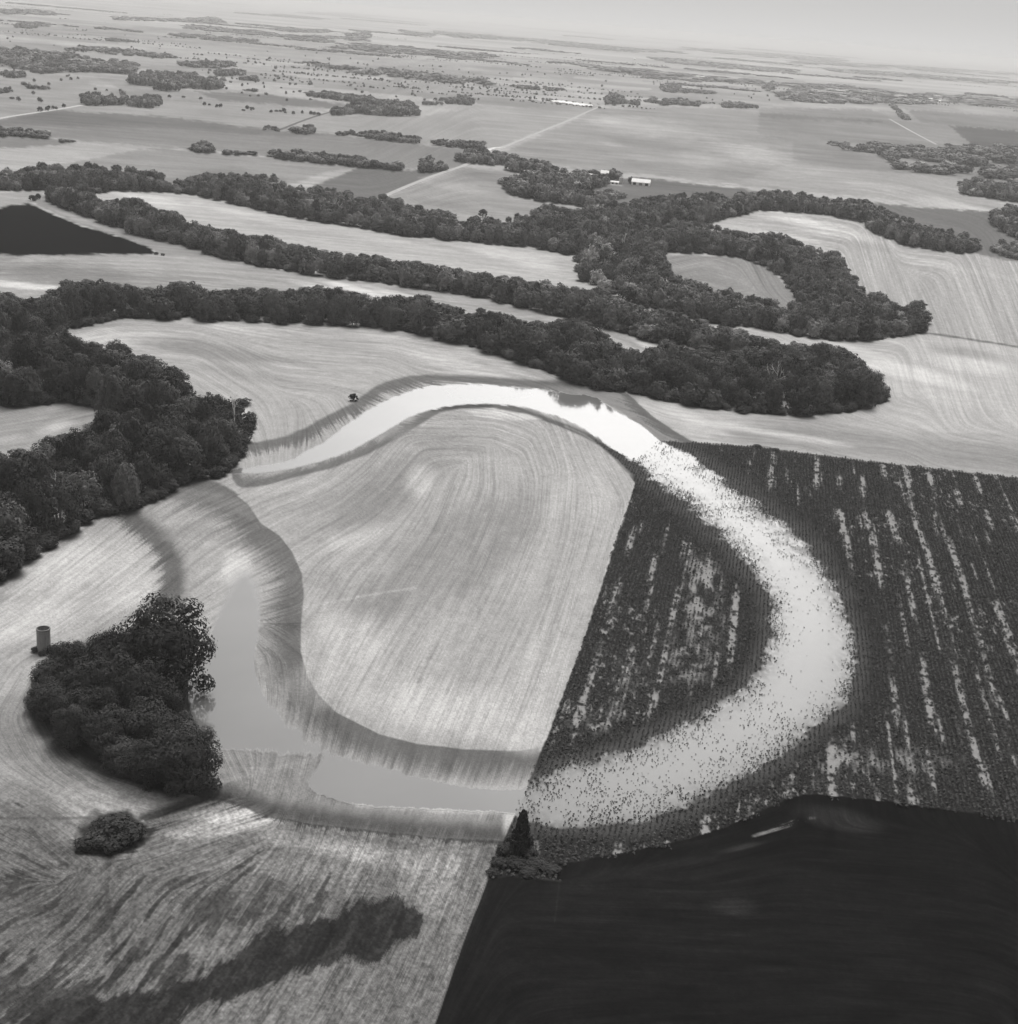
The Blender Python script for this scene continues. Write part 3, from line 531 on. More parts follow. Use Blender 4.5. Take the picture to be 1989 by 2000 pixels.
def np_mesh(name, verts, faces, attrs=None, smooth=False):
    """faces: n x 4 (or n x 3) vertex numbers"""
    me = bpy.data.meshes.new(name); verts = np.ascontiguousarray(verts, np.float32); faces = np.ascontiguousarray(faces, np.int32)
    n, k = faces.shape
    me.vertices.add(len(verts)); me.vertices.foreach_set('co', verts.ravel())
    me.loops.add(n * k); me.loops.foreach_set('vertex_index', faces.ravel())
    me.polygons.add(n); me.polygons.foreach_set('loop_start', np.arange(0, n * k, k, dtype=np.int32))
    try: me.polygons.foreach_set('loop_total', np.full(n, k, np.int32))
    except Exception: pass
    me.update(calc_edges=True)
    for kx, v in (attrs or {}).items():
        at = me.attributes.new(kx, 'FLOAT', 'POINT'); at.data.foreach_set('value', np.ascontiguousarray(v, np.float32).ravel())
    return me

VID = np.arange(NV * NU).reshape(NV, NU)
QUAD = np.stack([VID[:-1, :-1], VID[1:, :-1], VID[1:, 1:], VID[:-1, 1:]], -1)
ZG = np.zeros((NV, NU), np.float32)
def grid_piece(name, fmask, z, attrs):
    q = QUAD[fmask]; uq, inv = np.unique(q, return_inverse=True)
    v = np.stack([XX.ravel()[uq], YY.ravel()[uq], np.full(len(uq), z, np.float32)], 1)
    return np_mesh(name, v, inv.reshape(q.shape), {k: a.ravel()[uq] for k, a in attrs.items()})
FLAB = {1: ('pale stubble field filling the inside of the flooded bend', 'field'), 2: ('streaked stubble hillside around the grove and old silo', 'field'),
 3: ('mottled stubble field with a dark damp patch', 'field'), 4: ('nearly black freshly worked bare field', 'field'), 5: ('soil of the row crop with pale gaps beside the flooded bend', 'field'),
 7: ('light stubble field between wooded belt and upper arm of water', 'field'), 8: ('light field between the crop rows and the rounded wood', 'field'), 9: ('long light strip field between two wooded belts', 'field'),
 10: ('small dark wedge field beside the wooded belt', 'field'), 11: ('pale lens shaped field enclosed by two wooded belts', 'field'), 12: ('grey field with curved rows inside a loop of woods', 'field'),
 13: ('wide pale field with slanting rows beyond the loop of woods', 'field'), 14: ('small light clearing notched into the riverside wood', 'field'), 0: ('patchwork of hazy distant farmland', 'ground')}
fq = FID[:-1, :-1]
for k, nm in names.items():
    o = link(nm, grid_piece(nm, fq == k, 0.0, {'tone': TONE}), SOIL, None, 'structure'); tag(o, *FLAB[k])
wm = (WS2 > -SOFT * .6) & (WS > -26)
wfm = wm[:-1, :-1] | wm[1:, :-1] | wm[1:, 1:] | wm[:-1, 1:]
o = link('water', grid_piece('water', wfm, .05, {'tone': TONE, 'wet': WET}), water_mat(), None, 'structure'); tag(o, 'bright floodwater lying in the looping old river bend', 'water')

# the same fields carried on past the edges of what the photograph shows
for pts, g, nm, lab in (([(1500,1600),(1836,1574),(1989,1594),(2320,1634),(3600,1830),(3600,3600),(400,3600),(760,2150),(905,1850)], 40, 'field', 'outer part of the black bare field'),
                    ([(1900,932),(2320,977),(3600,1130),(3600,1830),(2320,1634),(1900,1587)], 66, 'field', 'outer part of the row crop field'),
                    ([(1900,545),(3600,800),(3600,1130),(2320,977),(1900,932)], 182, 'field', 'outer part of the wide light field'),
                    ([(-2200,1700),(0,1610),(850,2000),(400,3600),(-2200,3600)], 116, 'field', 'outer part of the mottled stubble field'),
                    ([(-2200,1280),(-100,1130),(0,1127),(0,1610),(-2200,1700)], 165, 'field', 'outer part of the stubble hillside')):
    P = [site(*p) - (0, 0, .12) for p in pts]; me = bpy.data.meshes.new(nm); me.from_pydata([tuple(p) for p in P], [], [tuple(range(len(P)))]); me.update()
    if me.polygons[0].normal.z < 0: me.flip_normals()
    at = me.attributes.new('tone', 'FLOAT', 'POINT'); at.data.foreach_set('value', [alb(g, *np.clip(np.mean(pts, 0), 300, 1900))] * len(P))
    tag(link(nm, me, SOIL, None, 'structure'), lab, 'field')

# land beyond, to the horizon
def far_mat():
    m, nt, b = new_mat('far_farmland')
    tc = N(nt, 'ShaderNodeTexCoord'); mp = N(nt, 'ShaderNodeMapping'); mp.inputs['Rotation'].default_value = (0, 0, .36); mp.inputs['Scale'].default_value = (1 / 700, 1 / 520, 1)
    nt.links.new(tc.outputs['Object'], mp.inputs[0])
    v = N(nt, 'ShaderNodeTexVoronoi', distance='CHEBYCHEV'); v.inputs['Scale'].default_value = 1; v.inputs['Randomness'].default_value = .6; nt.links.new(mp.outputs[0], v.inputs['Vector'])
    sp = N(nt, 'ShaderNodeSeparateColor'); nt.links.new(v.outputs['Color'], sp.inputs[0])
    n1 = obj_noise(nt, .0016, 4)
    t = math_node(nt, 'ADD', math_node(nt, 'MULTIPLY', sp.outputs[0], .12), math_node(nt, 'MULTIPLY', n1, .16)); t = math_node(nt, 'ADD', t, .14)
    nt.links.new(warm(nt, t), b.inputs['Base Color']); return m
B = 9e4
me = bpy.data.meshes.new('terrain'); me.from_pydata([(-B, -3000, -.6), (B, -3000, -.6), (B, B, -.6), (-B, B, -.6)], [], [(0, 1, 2, 3)])
tag(link('terrain', me, far_mat(), None, 'structure'), 'flat hazy farmland running to the horizon', 'terrain')

# ------------------------------------------------------------------ roads
def strip(name, pts, width, g, z, label):
    P = np.array([site(*p) for p in smooth_line(pts, 2)])[:, :2]
    t = np.gradient(P, axis=0); t /= np.linalg.norm(t, axis=1)[:, None]; nrm = np.stack([-t[:, 1], t[:, 0]], 1)
    V = []; fcs = []
    prof = [(-.5, 0), (-.42, .10), (0, .18), (.42, .10), (.5, 0)]
    for p, n in zip(P, nrm):
        for f, h in prof: V.append((*(p + n * f * width), z + h))
    k = len(prof)
    for i in range(len(P) - 1):
        for j in range(k - 1): fcs.append((i * k + j, i * k + j + 1, (i + 1) * k + j + 1, (i + 1) * k + j))
    m, nt, b = new_mat('gravel')
    cx, cy = np.mean(pts, 0); n1 = obj_noise(nt, .25, 3)
    nt.links.new(warm(nt, math_node(nt, 'MULTIPLY', math_node(nt, 'ADD', n1, .5), alb(g, cx, cy))), b.inputs['Base Color'])
    o = link(name, np_mesh(name, V, fcs), m, None, 'structure'); tag(o, label, 'road'); return o
strip('road', [(728,393),(800,361),(860,338),(905,324),(935,309),(960,297),(1060,255),(1120,231),(1160,212),(1180,206)], 6, 194, .02, 'pale gravel road running diagonally past the farmyard wood')
strip('road', [(-200,275),(0,230),(60,221),(110,214),(165,204)], 7, 205, .02, 'pale gravel lane between light fields at the left edge')
strip('road', [(1738,232),(1780,256),(1830,282)], 6, 196, .02, 'straight gravel lane running past a windbreak row')
strip('road', [(545,254),(600,232),(640,220),(662,214)], 6, 130, .02, 'dark grassy lane leading to a farmstead grove')
strip('path', [(948,300),(952,293),(965,288),(985,287)], 7, 228, .03, 'white gravel apron at the road junction')

# ------------------------------------------------------------------ foliage
def foliage_mat(name, attr=False, rough=.8):
    m, nt, b = new_mat(name)
    if attr: a = N(nt, 'ShaderNodeAttribute', attribute_name='tone').outputs['Fac']
    else:
        oi = N(nt, 'ShaderNodeObjectInfo'); sp = N(nt, 'ShaderNodeSeparateColor'); nt.links.new(oi.outputs['Color'], sp.inputs[0]); a = sp.outputs[0]
    n1 = N(nt, 'ShaderNodeTexNoise'); n1.inputs['Scale'].default_value = .45 if attr else 5.0; n1.inputs['Detail'].default_value = 2
    tc = N(nt, 'ShaderNodeTexCoord'); nt.links.new(tc.outputs['Object'], n1.inputs['Vector'])
    f = math_node(nt, 'ADD', math_node(nt, 'MULTIPLY', n1.outputs['Fac'], 1.3), .35)
    nt.links.new(warm(nt, math_node(nt, 'MULTIPLY', a, f)), b.inputs['Base Color'])
    b.inputs['Specular IOR Level'].default_value = .12; b.inputs['Roughness'].default_value = rough
    return m
def bark_mat(name, c):
    m, nt, b = new_mat(name); n1 = obj_noise(nt, 9, 3)
    nt.links.new(warm(nt, math_node(nt, 'MULTIPLY', math_node(nt, 'ADD', n1, .5), c)), b.inputs['Base Color']); return m
LEAF = foliage_mat('leaves'); LEAFS = foliage_mat('leaves_of_the_wood', True); BARK = bark_mat('bark', .11); DEAD = bark_mat('bleached_wood', .5)

def quads_at(P, Nn, size, r):
    """leaf sprays: one slightly folded quad at each point, facing its direction"""
    n = len(P)
    t = r.normal(size=(n, 3)); t -= (t * Nn).sum(1)[:, None] * Nn; t /= np.linalg.norm(t, axis=1)[:, None] + 1e-9
    b = np.cross(Nn, t); s = size * r.uniform(.55, 1.35, (n, 1)); asp = r.uniform(.6, 1.0, (n, 1))
    V = np.stack([P - t * s - b * s * asp * .5, P - b * s * asp * .1 + t * s * .2 - b * s * asp * .6, P + t * s + b * s * asp * .5, P + b * s * asp - t * s * .25], 1)
    return V.reshape(-1, 3)
def crown_arrays(seed, nclump, nleaf, leaf, cs=1.0, low=.16, kind='round'):
    r = np.random.default_rng(seed); out = []
    C = np.array((0, 0, (1 + low) / 2)); rad = np.array((.5, .5, (1 - low) / 2))
    lob = r.uniform(-.20, .14, 8)
    for k in range(nclump):
        z = 1 - 1.75 * (k + .5) / nclump; a = k * 2.39996 + r.uniform(-.5, .5); q = math.sqrt(max(0, 1 - z * z))
        d = np.array((math.cos(a) * q, math.sin(a) * q, z))
        if kind == 'cone':
            h = (k + .5) / nclump; rr = .5 * (1 - h) ** .8 * r.uniform(.45, 1.12); c = np.array((math.cos(a) * rr, math.sin(a) * rr, low + (1 - low) * h * .94)); cr = (.09 + .10 * (1 - h)) * r.uniform(.6, 1.25); d = np.array((math.cos(a), math.sin(a), .4)); 
        else:
            ex = 1 + lob[int((a % 6.283) / 6.283 * 8) % 8]
            c = C + d * rad * (r.uniform(.60, .86) if nclump < 43 else r.uniform(.66, .94)) * ex; c[2] -= .05 * (1 - d[2]); c[2] += r.uniform(-.05, .05); cr = r.uniform(.11, .20) * cs
        p = r.normal(size=(nleaf, 3)); p /= np.linalg.norm(p, axis=1)[:, None]
        keep = (p @ d) > -.55; p = p[keep]
        P = c + p * cr * r.uniform(.72, 1.12, (len(p), 1)) * (1, 1, .9)
        nn = p * .85 + (P - C) * .5 + (0, 0, .15) + r.normal(size=p.shape) * .27; nn /= np.linalg.norm(nn, axis=1)[:, None]
        out.append(quads_at(P, nn, leaf, r))
    # sprigs standing out of the outline, and an inner fill that stops the far side from showing everywhere
    m = nclump * nleaf // (14 if nclump < 43 or kind == 'cone' else 30); p = r.normal(size=(m, 3)); p /= np.linalg.norm(p, axis=1)[:, None]; p[:, 2] = np.abs(p[:, 2]) * 1.0 - .25 * r.random(m)
    if kind != 'cone':
        P = C + p * rad * r.uniform(.85, 1.1, (m, 1)); out.append(quads_at(P, p, leaf, r))
        P = C + p * rad * r.uniform(.1, .5, (m, 1)); out.append(quads_at(P, p, leaf * 2.2, r)); P = C + p * rad * r.uniform(.5, .68, (m, 1)); out.append(quads_at(P, p, leaf * 1.8, r))
        if nclump > 43:
            p = r.normal(size=(900, 3)); p /= np.linalg.norm(p, axis=1)[:, None]; P = C + p * rad * r.uniform(.5, .84, (900, 1)); out.append(quads_at(P, p, leaf * 1.7, r))
    V = np.concatenate(out); V[:, 2] = np.maximum(V[:, 2], .01)
    return V
def tube_arrays(path, radii, sides=6):
    path = np.array(path, float); V = []; F = []
    for i, p in enumerate(path):
        t = path[min(i + 1, len(path) - 1)] - path[max(i - 1, 0)]; t /= np.linalg.norm(t) + 1e-9
        u = np.cross(t, (.31, .95, .1)); u /= np.linalg.norm(u); v = np.cross(t, u)
        for k in range(sides):
            a = 2 * math.pi * k / sides; V.append(p + (u * math.cos(a) + v * math.sin(a)) * radii[i])
    for i in range(len(path) - 1):
        for k in range(sides): F.append((i * sides + k, i * sides + (k + 1) % sides, (i + 1) * sides + (k + 1) % sides, (i + 1) * sides + k))
    return np.array(V), np.array(F)
def join(parts):
    V = []; F = []; o = 0
    for v, f in parts: V.append(v); F.append(f + o); o += len(v)
    return np.concatenate(V), np.concatenate(F)
def trunk_arrays(seed):
    r = np.random.default_rng(seed); parts = []
    bend = r.uniform(-.04, .04, 2)
    parts.append(tube_arrays([(0, 0, -.01), (0, 0, .03), (bend[0], bend[1], .2), (bend[0] * 1.6, bend[1] * 1.6, .42), (bend[0] * 2, bend[1] * 2, .7)], [.034, .025, .02, .015, .006], 7))
    for k in range(6):
        a = k * 1.05 + r.uniform(-.3, .3); z0 = r.uniform(.2, .45); l = r.uniform(.2, .36)
        b0 = np.array((bend[0] * 1.3, bend[1] * 1.3, z0)); e = b0 + (math.cos(a) * l, math.sin(a) * l, l * r.uniform(.5, .9)); mid = (b0 + e) / 2 + (0, 0, -.03)
        parts.append(tube_arrays([b0, mid, e], [.011, .008, .003], 5))
    return join(parts)
def quadf(n): return np.arange(n * 4).reshape(n, 4)
def leaf_mesh(name, V, mat=LEAF):
    me = np_mesh(name, V, quadf(len(V) // 4)); me.materials.append(mat); return me
def mesh_of(name, VF, mat):
    me = np_mesh(name, *VF); me.materials.append(mat); return me
HI = [crown_arrays(100 + k, (18, 26, 36, 22, 30, 14, 26, 42)[k], (170, 130, 100, 110, 120, 210, 130, 90)[k], (.030, .030, .026, .028, .030, .030, .034, .024)[k], cs=(1.25, 1, .85, .95, 1, 1.45, 1, .8)[k], low=(.0, .03, .06, .16, .02, .0, .1, .04)[k]) for k in range(10 - 2)]
MID = [crown_arrays(200 + k, (19, 14, 24, 19, 12, 28)[k], (52, 66, 42, 46, 80, 36)[k], .050, cs=(1, 1.25, .9, 1, 1.4, .8)[k], low=(.0, .02, .05)[k % 3]) for k in range(6)]
LOW = [crown_arrays(300 + k, 12, 24, .10, low=.05) for k in range(5)]
TINY = [crown_arrays(350 + k, 8, 9, .16, low=.02) for k in range(4)]
HIM = [leaf_mesh('crown', v) for v in HI]
TRUNK = [mesh_of('trunk', trunk_arrays(400 + k), BARK) for k in range(5)]
TRA = [trunk_arrays(400 + k) for k in range(3)]
GRV = [leaf_mesh('crown', crown_arrays(520 + k, 44, 270, .0165, cs=.9, low=(.04, .0, .02, .08)[k])) for k in range(4)]
BUSHM = [leaf_mesh('foliage', crown_arrays(500 + k, 22, 60, .05, low=.0)) for k in range(4)]

def standing(name, pos, h, d, tone, label, cat, group=None, crown=None, trunk=None, rz=None, parts=('trunk', 'crown')):
    e = bpy.data.objects.new(name, None); COL.objects.link(e); e.location = pos; e.empty_display_size = 1
    rz = random.uniform(0, 6.28) if rz is None else rz
    if trunk is not None:
        t = bpy.data.objects.new(parts[0], trunk); COL.objects.link(t); t.parent = e; t.scale = (h, h, h); t.rotation_euler = (0, 0, rz)
    c = bpy.data.objects.new(parts[1], crown); COL.objects.link(c); c.parent = e; c.scale = (d, d, h); c.rotation_euler = (0, 0, rz); c.color = (tone, tone, tone, 1)
    tag(e, label, cat, group); return e

# fence rows of the far fields: thin broken lines of small trees
for k in range(70):
    x = rng.uniform(-50, 1950); f = rng.random() ** 1.2; y = 40 + .081 * (x - 994) + 12 + f * (170 - .05 * x)
    a = site(x, y)[:2]; th = -.10 + rng.normal() * .03
    L_ = rng.uniform(150, 700) * (1 + f); n_ = int(L_ / rng.uniform(7, 14)); gp = rng.random() * 50
    for q in range(n_):
        d_ = L_ * q / n_ + rng.normal() * 3
        if vnoise(np.array([d_ / 70 + gp]), np.array([k * 3.3]), 95)[0] < .45: continue
        z = rng.uniform(2, 5.5); TREES.append((a[0] + math.cos(th) * d_ + rng.normal() * 2, a[1] + math.sin(th) * d_ + rng.normal() * 6, z, z * rng.uniform(1.0, 1.7), .12, int(rng.integers(0, 1000)), -1))
T = np.array(TREES)
tx, ty, tz = sight(np.stack([T[:, 0], T[:, 1], T[:, 2] * .6], 1))
size = T[:, 2] / tz
vis = (tx > -8) & (tx < 1997) & (T[:, 6] >= 0) & (T[:, 6] < 3)
order = np.argsort(-np.where(vis, size, 0)); NIND = 282
chosen = set(order[:NIND].tolist())
for i in order[:NIND]:
    x, y, h, d, t, k, wi = T[i]; w_ = WOODS[int(wi)]
    pale = t > 2.0 * w_[3]
    lab = w_[4].replace('dark broadleaf', 'paler broadleaf') if pale else w_[4]
    standing('broadleaf_tree', (x, y, 0), h, d, t, lab, 'tree', w_[5], HIM[int(k) % 8], TRUNK[int(k) % 5])
# the rest of the woods, as one mass
VS = []; TS = []
for i in range(len(T)):
    if i in chosen: continue
    x, y, h, d, t, k, wi = T[i]; k = int(k)
    src = MID[k % 6] if tz[i] < 1400 else LOW[k % 5] if tz[i] < 3200 else TINY[k % 4]
    a = rng.uniform(0, 6.28); c, s = math.cos(a), math.sin(a)
    V = np.empty_like(src); V[:, 0] = x + (src[:, 0] * c - src[:, 1] * s) * d; V[:, 1] = y + (src[:, 0] * s + src[:, 1] * c) * d; V[:, 2] = src[:, 2] * h
    VS.append(V.astype(np.float32)); TS.append(np.full(len(V), t, np.float32))
V = np.concatenate(VS)
me = np_mesh('woodland', V, quadf(len(V) // 4), {'tone': np.concatenate(TS)})
o = link('woodland', me, LEAFS, None, 'stuff'); tag(o, 'mass of trees in the farther belts and distant woods', 'woodland')
print([(int(np.hypot(*np.mean([site(*q)[:2] for q in WOODS[j][0]],0))), int((T[:,6]==j).sum())) for j in range(len(WOODS))])
print('TREES', len(T), 'in mass', len(VS), 'quads', len(V) // 4)

# ------------------------------------------------------------------ the grove by the pool, lone trees and bushes
GROVE = 'trees of the grove beside the pool'
for (x, y, h, d, t, lab) in ((318,1352,24,24,.034,'tallest broad round tree of the grove leaning over the pool'),
    (212,1335,15,15,.030,'mid height tree of the grove just beside the tallest round one'), (140,1338,13,15,.030,'dark low tree of the grove next to the silo'),
    (100,1352,9,11,.042,'small shrubby tree at the foot of the old silo'), (175,1395,14,16,.034,None), (262,1410,16,17,.030,None), (112,1408,10,13,.045,None),
    (150,1452,11,14,.044,None), (215,1475,12,15,.036,None), (288,1465,13,16,.030,None), (320,1425,13,11,.034,'dark tree at the water edge of the grove below the tallest one'),
    (366,1538,14,17,.040,'rounded tree at the lower tip of the grove where it meets the wet stubble'), (305,1525,11,14,.038,None), (245,1505,8,12,.044,None), (235,1365,15,14,.032,None), (200,1430,13,14,.032,None), (90,1385,7,10,.05,None), (340,1490,12,13,.034,None)):
    standing('broadleaf_tree', site(x, y), h * rng.uniform(.92, 1.08), d * (1.02 if h > 20 else rng.uniform(.8, .98)), t * 1.05 * rng.uniform(.7, 1.35), lab or 'dark broadleaf tree inside the grove beside the left pool', 'tree', GROVE, GRV[int(x) % 4], TRUNK[int(x) % 5])
TH = 'bushes of the thicket'
for (x, y, h, d, t, lab) in ((222,1634,4.8,8.5,.035,'tallest dark bush of the thicket set in the stubble'), (250,1640,3.6,7,.035,'dark spreading bush at the drain end of the thicket'),
    (192,1650,3.2,6,.055,'pale tipped low bush of the thicket in the stubble'), (170,1656,2.4,5,.03,'smallest dark bush at the end of the thicket'), (215,1655,3.0,8,.028,'low dark bush along the edge of the thicket')):
    standing('bush', site(x, y), h, d, t, lab, 'bush', TH, BUSHM[int(x) % 4], None, parts=('stem', 'foliage'))
for (x, y, h, d, lab) in ((690,783,3.6,4.2,'single small tree at the bank of the upper water arm'), (818,414,7,10,'lone round tree in the pasture nearest the gravel road'), (943,424,7.5,8.5,'lone round tree in the middle of the pasture'), (1010,432,8,6,'lone narrow tree beside the upper belt'),
    (1198,412,11,8,'dark pointed tree standing before the farmyard wood')):
    standing('small_tree', site(x, y), h, d, .035, lab, 'tree', None, HIM[int(x) % 8] if x != 690 else BUSHM[1], TRUNK[int(x) % 5])
for k, (x, y, h, d) in enumerate(((305,497,1.8,3.5),(318,499,1.6,3),(64,392,5,6),(75,389,5,5),(1480,873,1.2,4),(1515,880,1.0,4))):
    standing('bush', site(x, y), h, d, .03, ('low bush at the tip of the dark wedge field', 'low bush at the tip of the dark wedge field', 'bush at the upper corner of the dark wedge field', 'bush at the upper corner of the dark wedge field', 'low bush on the top edge of the crop rows', 'low bush on the top edge of the crop rows')[k], 'bush', 'bushes at field corners', BUSHM[k % 4], None, parts=('stem', 'foliage'))
CEDAR = leaf_mesh('crown', crown_arrays(601, 60, 60, .045, low=.02, kind='cone'))
standing('conifer', site(1016, 1664), 10.6, 4.7, .026, 'dark pointed conifer at the corner of crop and stubble below the water', 'conifer', None, CEDAR, TRUNK[0])
for k, (x, y, h, d) in enumerate(((990,1668,2.2,4.5),(1030,1672,2.0,4.5),(975,1690,1.5,4),(1008,1690,1.6,5),(1045,1690,1.4,5),(1002,1650,2.4,3.5),(962,1708,1.2,3),(1075,1700,1.1,4.5),(1030,1705,1.2,4.5))):
    standing('bush', site(x, y), h, d, .03, 'rough low bush round the foot of the lone conifer', 'bush', 'bushes round the conifer', BUSHM[k % 4], None, parts=('stem', 'foliage'))

# dead, bleached trees standing out of the woods
def snag(seed):
    r = np.random.default_rng(seed); parts = []
    def grow(p, d, l, rad, lev):
        e = p + d * l; m = (p + e) / 2 + r.normal(size=3) * l * .06
        parts.append(tube_arrays([p, m, e], [rad, rad * .8, rad * .5], 5))
        if lev:
            for k in range(3 if lev > 1 else 2):
                n = d + r.normal(size=3) * .55 + (0, 0, .12); n /= np.linalg.norm(n); grow(p + (e - p) * r.uniform(.55, 1), n, l * r.uniform(.5, .72), rad * .55, lev - 1)
    grow(np.zeros(3), np.array((r.normal() * .08, r.normal() * .08, 1.0)), .40, .022, 4)
    V, F = join(parts); V[:, 2] /= V[:, 2].max(); return V, F
SN = [mesh_of('dead_tree', snag(700 + k), DEAD) for k in range(3)]
for k, (x, y, h, lab) in enumerate(((1508,780,20,'bleached bare dead tree inside the rounded wood'), (1216,500,19,'white bare dead tree rising from the upper belt'), (452,875,24,'grey bare dead tree at the tip of the riverside wood'), (657,425,17,'white trunked bare tree in the upper belt near the road'),
    (1571,414,14,'bare pale tree on the far side of the hump field'), (1826,482,13,'bare pale tree in the thin hedge of the hump field'), (112,1030,19,'bare grey branched tree in the lower riverside wood'), (1232,560,11,'bare stemmed bush among the pale trees'))):
    e = link('dead_tree', SN[k % 3]); e.location = site(x, y); e.scale = (h, h, h); e.rotation_euler = (0, 0, k * 1.3); tag(e, lab, 'dead tree')

# ------------------------------------------------------------------ row crop plants: stand thick, thin out in gaps and where the water lies
dv = Fv + (VPX - CX) / FPX * Rv - (VPY - CY) / FPX * Uv; rd = np.array((dv[0], dv[1])); rd /= np.linalg.norm(rd); rn = np.array((rd[1], -rd[0]))
def gap(x, y, v, u):
    """how bare the soil is, 0..1"""
    al = x * rd[0] + y * rd[1]; ac = x * rn[0] + y * rn[1]
    ph = ac / 9.4 + .35 * (vnoise(al / 60, ac / 60, 31) - .5)
    ln = np.floor(ph); fr = np.abs(ph - ln - .5) * 2
    ridge = sm(.46, .0, fr) * sm(.22, .72, vnoise(al / 26, ln * 7.7, 32)) * (.4 + 1.1 * vnoise(al / 60, ac / 40, 35))
    fine = fbm(ac / 1.15, al / 1.9, 33, 3)
    f2 = np.abs((ac / 4.7 + .25) % 1 - .5) * 2
    minor = sm(.5, 0, f2) * sm(.45, .8, vnoise(al / 22, np.floor(ac / 4.7 + .25) * 5.3, 38)) * .75
    ridge = np.maximum(ridge, minor)
    g = ridge * np.clip(2.9 * fine - .75, 0, 1) + .55 * sm(.60, .76, fbm(ac / 1.3, al / 3.0, 36, 3)) * sm(.45, .65, vnoise(al / 40, ac / 25, 37))
    # larger thin stands
    for (cx, cy, rx, ry, am) in ((1375,1165,55,150,.62),(1345,1290,70,70,.5),(1180,1400,90,60,.42),(1250,1330,70,60,.40),(1480,1520,0,0,0),(1660,1490,90,45,.60),(1780,1490,120,40,.45),(1560,1530,70,20,.35),(1200,1300,60,130,.2)):
        if rx:
            u0, v0 = chart(cx, cy); g = np.maximum(g, np.exp(-(((u - u0) / rx) ** 2 + ((v - v0) / ry) ** 2)) * am * 1.25 * sm(.25, .70, fbm(ac / 2.4, al / 7, 34, 3)))
    return np.clip(g, 0, 1)
G = np.zeros((NV, NU), np.float32); mC = (FID == 5)
G[mC] = gap(XX[mC], YY[mC], VV[mC], UU[mC]) * sm(-18, -70, WS[mC])
yl, yh = 230, 790
sp_r, sp_a = 1.25, .54
al, ac = np.meshgrid(np.arange(150, 900, sp_a), np.arange(-420, 420, sp_r))
al = (al + rng.uniform(-.42, .42, al.shape)).ravel(); ac = (ac + rng.uniform(-.16, .16, ac.shape)).ravel()
X = al * rd[0] + ac * rn[0]; Y = al * rd[1] + ac * rn[1]
k = Y > 180; X, Y, al, ac = X[k], Y[k], al[k], ac[k]
iu = np.rint((FPX * X / Y - us[0]) / STEP).astype(int); iv = np.rint((FPX * H / Y - vs[0]) / STEP).astype(int)
k = (iu >= 0) & (iu < NU) & (iv >= 0) & (iv < NV); X, Y, al, ac, iu, iv = [a[k] for a in (X, Y, al, ac, iu, iv)]
jx, jy = X + 1.6 * (fbm(X / 3, Y / 3, 61, 2) - .5) * 2, Y + 3.5 * (fbm(X / 3, Y / 3, 62, 2) - .5) * 2
ju = np.clip(np.rint((FPX * jx / jy - us[0]) / STEP).astype(int), 0, NU - 1); jv = np.clip(np.rint((FPX * H / jy - vs[0]) / STEP).astype(int), 0, NV - 1)
k = ((FID[jv, ju] == 5) & np.isin(FID[iv, iu], (4, 5))) | (FID[iv, iu] == 5) & (rng.random(len(X)) < .5); X, Y, al, ac, iu, iv = [a[k] for a in (X, Y, al, ac, iu, iv)]
px, py, _ = sight(np.stack([X, Y, 0 * X], 1))
k = (px < 2110) & (py < 1790); X, Y, al, ac, iu, iv, px, py = [a[k] for a in (X, Y, al, ac, iu, iv, px, py)]
g_ = G[iv, iu]; ws = WS[iv, iu]
clump = fbm(ac / 2.4, al / 3.2, 41, 3); big = fbm(X / 16, Y / 22, 42, 3)
dens = 1.12 - 1.35 * g_
low_ = sm(1330, 1470, py) * sm(1620, 1500, px) * sm(1000, 1060, px)
ws = WS2[iv, iu]
inw = np.exp(-np.maximum(ws, 0) / (24 + 34 * low_)) * 1.35 * sm(.16, .70, clump) + (.02 + .34 * low_) * sm(.42, .62, clump) * sm(.36, .6, big) + .30 * sm(.56, .68, big) * sm(.45, .65, clump)
inw = inw * (.25 + 1.5 * sm(.30, .66, fbm(X / 7, Y / 11, 46, 3)))
inw = np.clip(inw * (.35 + .65 * RAMP[iv, iu]), 0, .95)
edge = sm(-42, -4, ws); dens = dens * (1 - .28 * edge * (.4 + clump))
dens = np.where(ws > 0, inw, dens)
k = rng.random(len(X)) < dens
X, Y, ws = X[k], Y[k], ws[k]; n = len(X)
rad = rng.uniform(.34, .64, n) * np.where(ws > -30, .8, 1) * np.where(ws > 0, .64 + .5 * np.exp(-np.maximum(ws, 0) / 20), 1); hh = rad * rng.uniform(.8, 1.15, n)
NQ = 6; rr = np.random.default_rng(5)
base = np.repeat(np.stack([X, Y, 0 * X], 1), NQ, 0); R_ = np.repeat(rad, NQ); Hh = np.repeat(hh, NQ)
aa = rr.uniform(0, 6.283, n * NQ); q = np.tile(np.linspace(.05, .62, NQ), n)
base[:, :2] += np.repeat(np.where(ws > 0, .45, .1)[:, None] * rng.normal(size=(n, 2)), NQ, 0)
P = base + np.stack([np.cos(aa) * q * R_, np.sin(aa) * q * R_, Hh * (1 - q * q * 1.1)], 1)
nn = np.stack([np.cos(aa) * q * 1.3, np.sin(aa) * q * 1.3, np.ones(n * NQ)], 1) + rr.normal(size=(n * NQ, 3)) * .35; nn /= np.linalg.norm(nn, axis=1)[:, None]
V = quads_at(P, nn, (.50 * R_)[:, None], rr); V[:, 2] = np.maximum(V[:, 2], .02)
tn = np.repeat(np.repeat(.05 * np.exp(rng.normal(size=n) * .24) * np.where(ws > -6, .72, 1 - .2 * sm(-110, -30, ws)), NQ), 4)
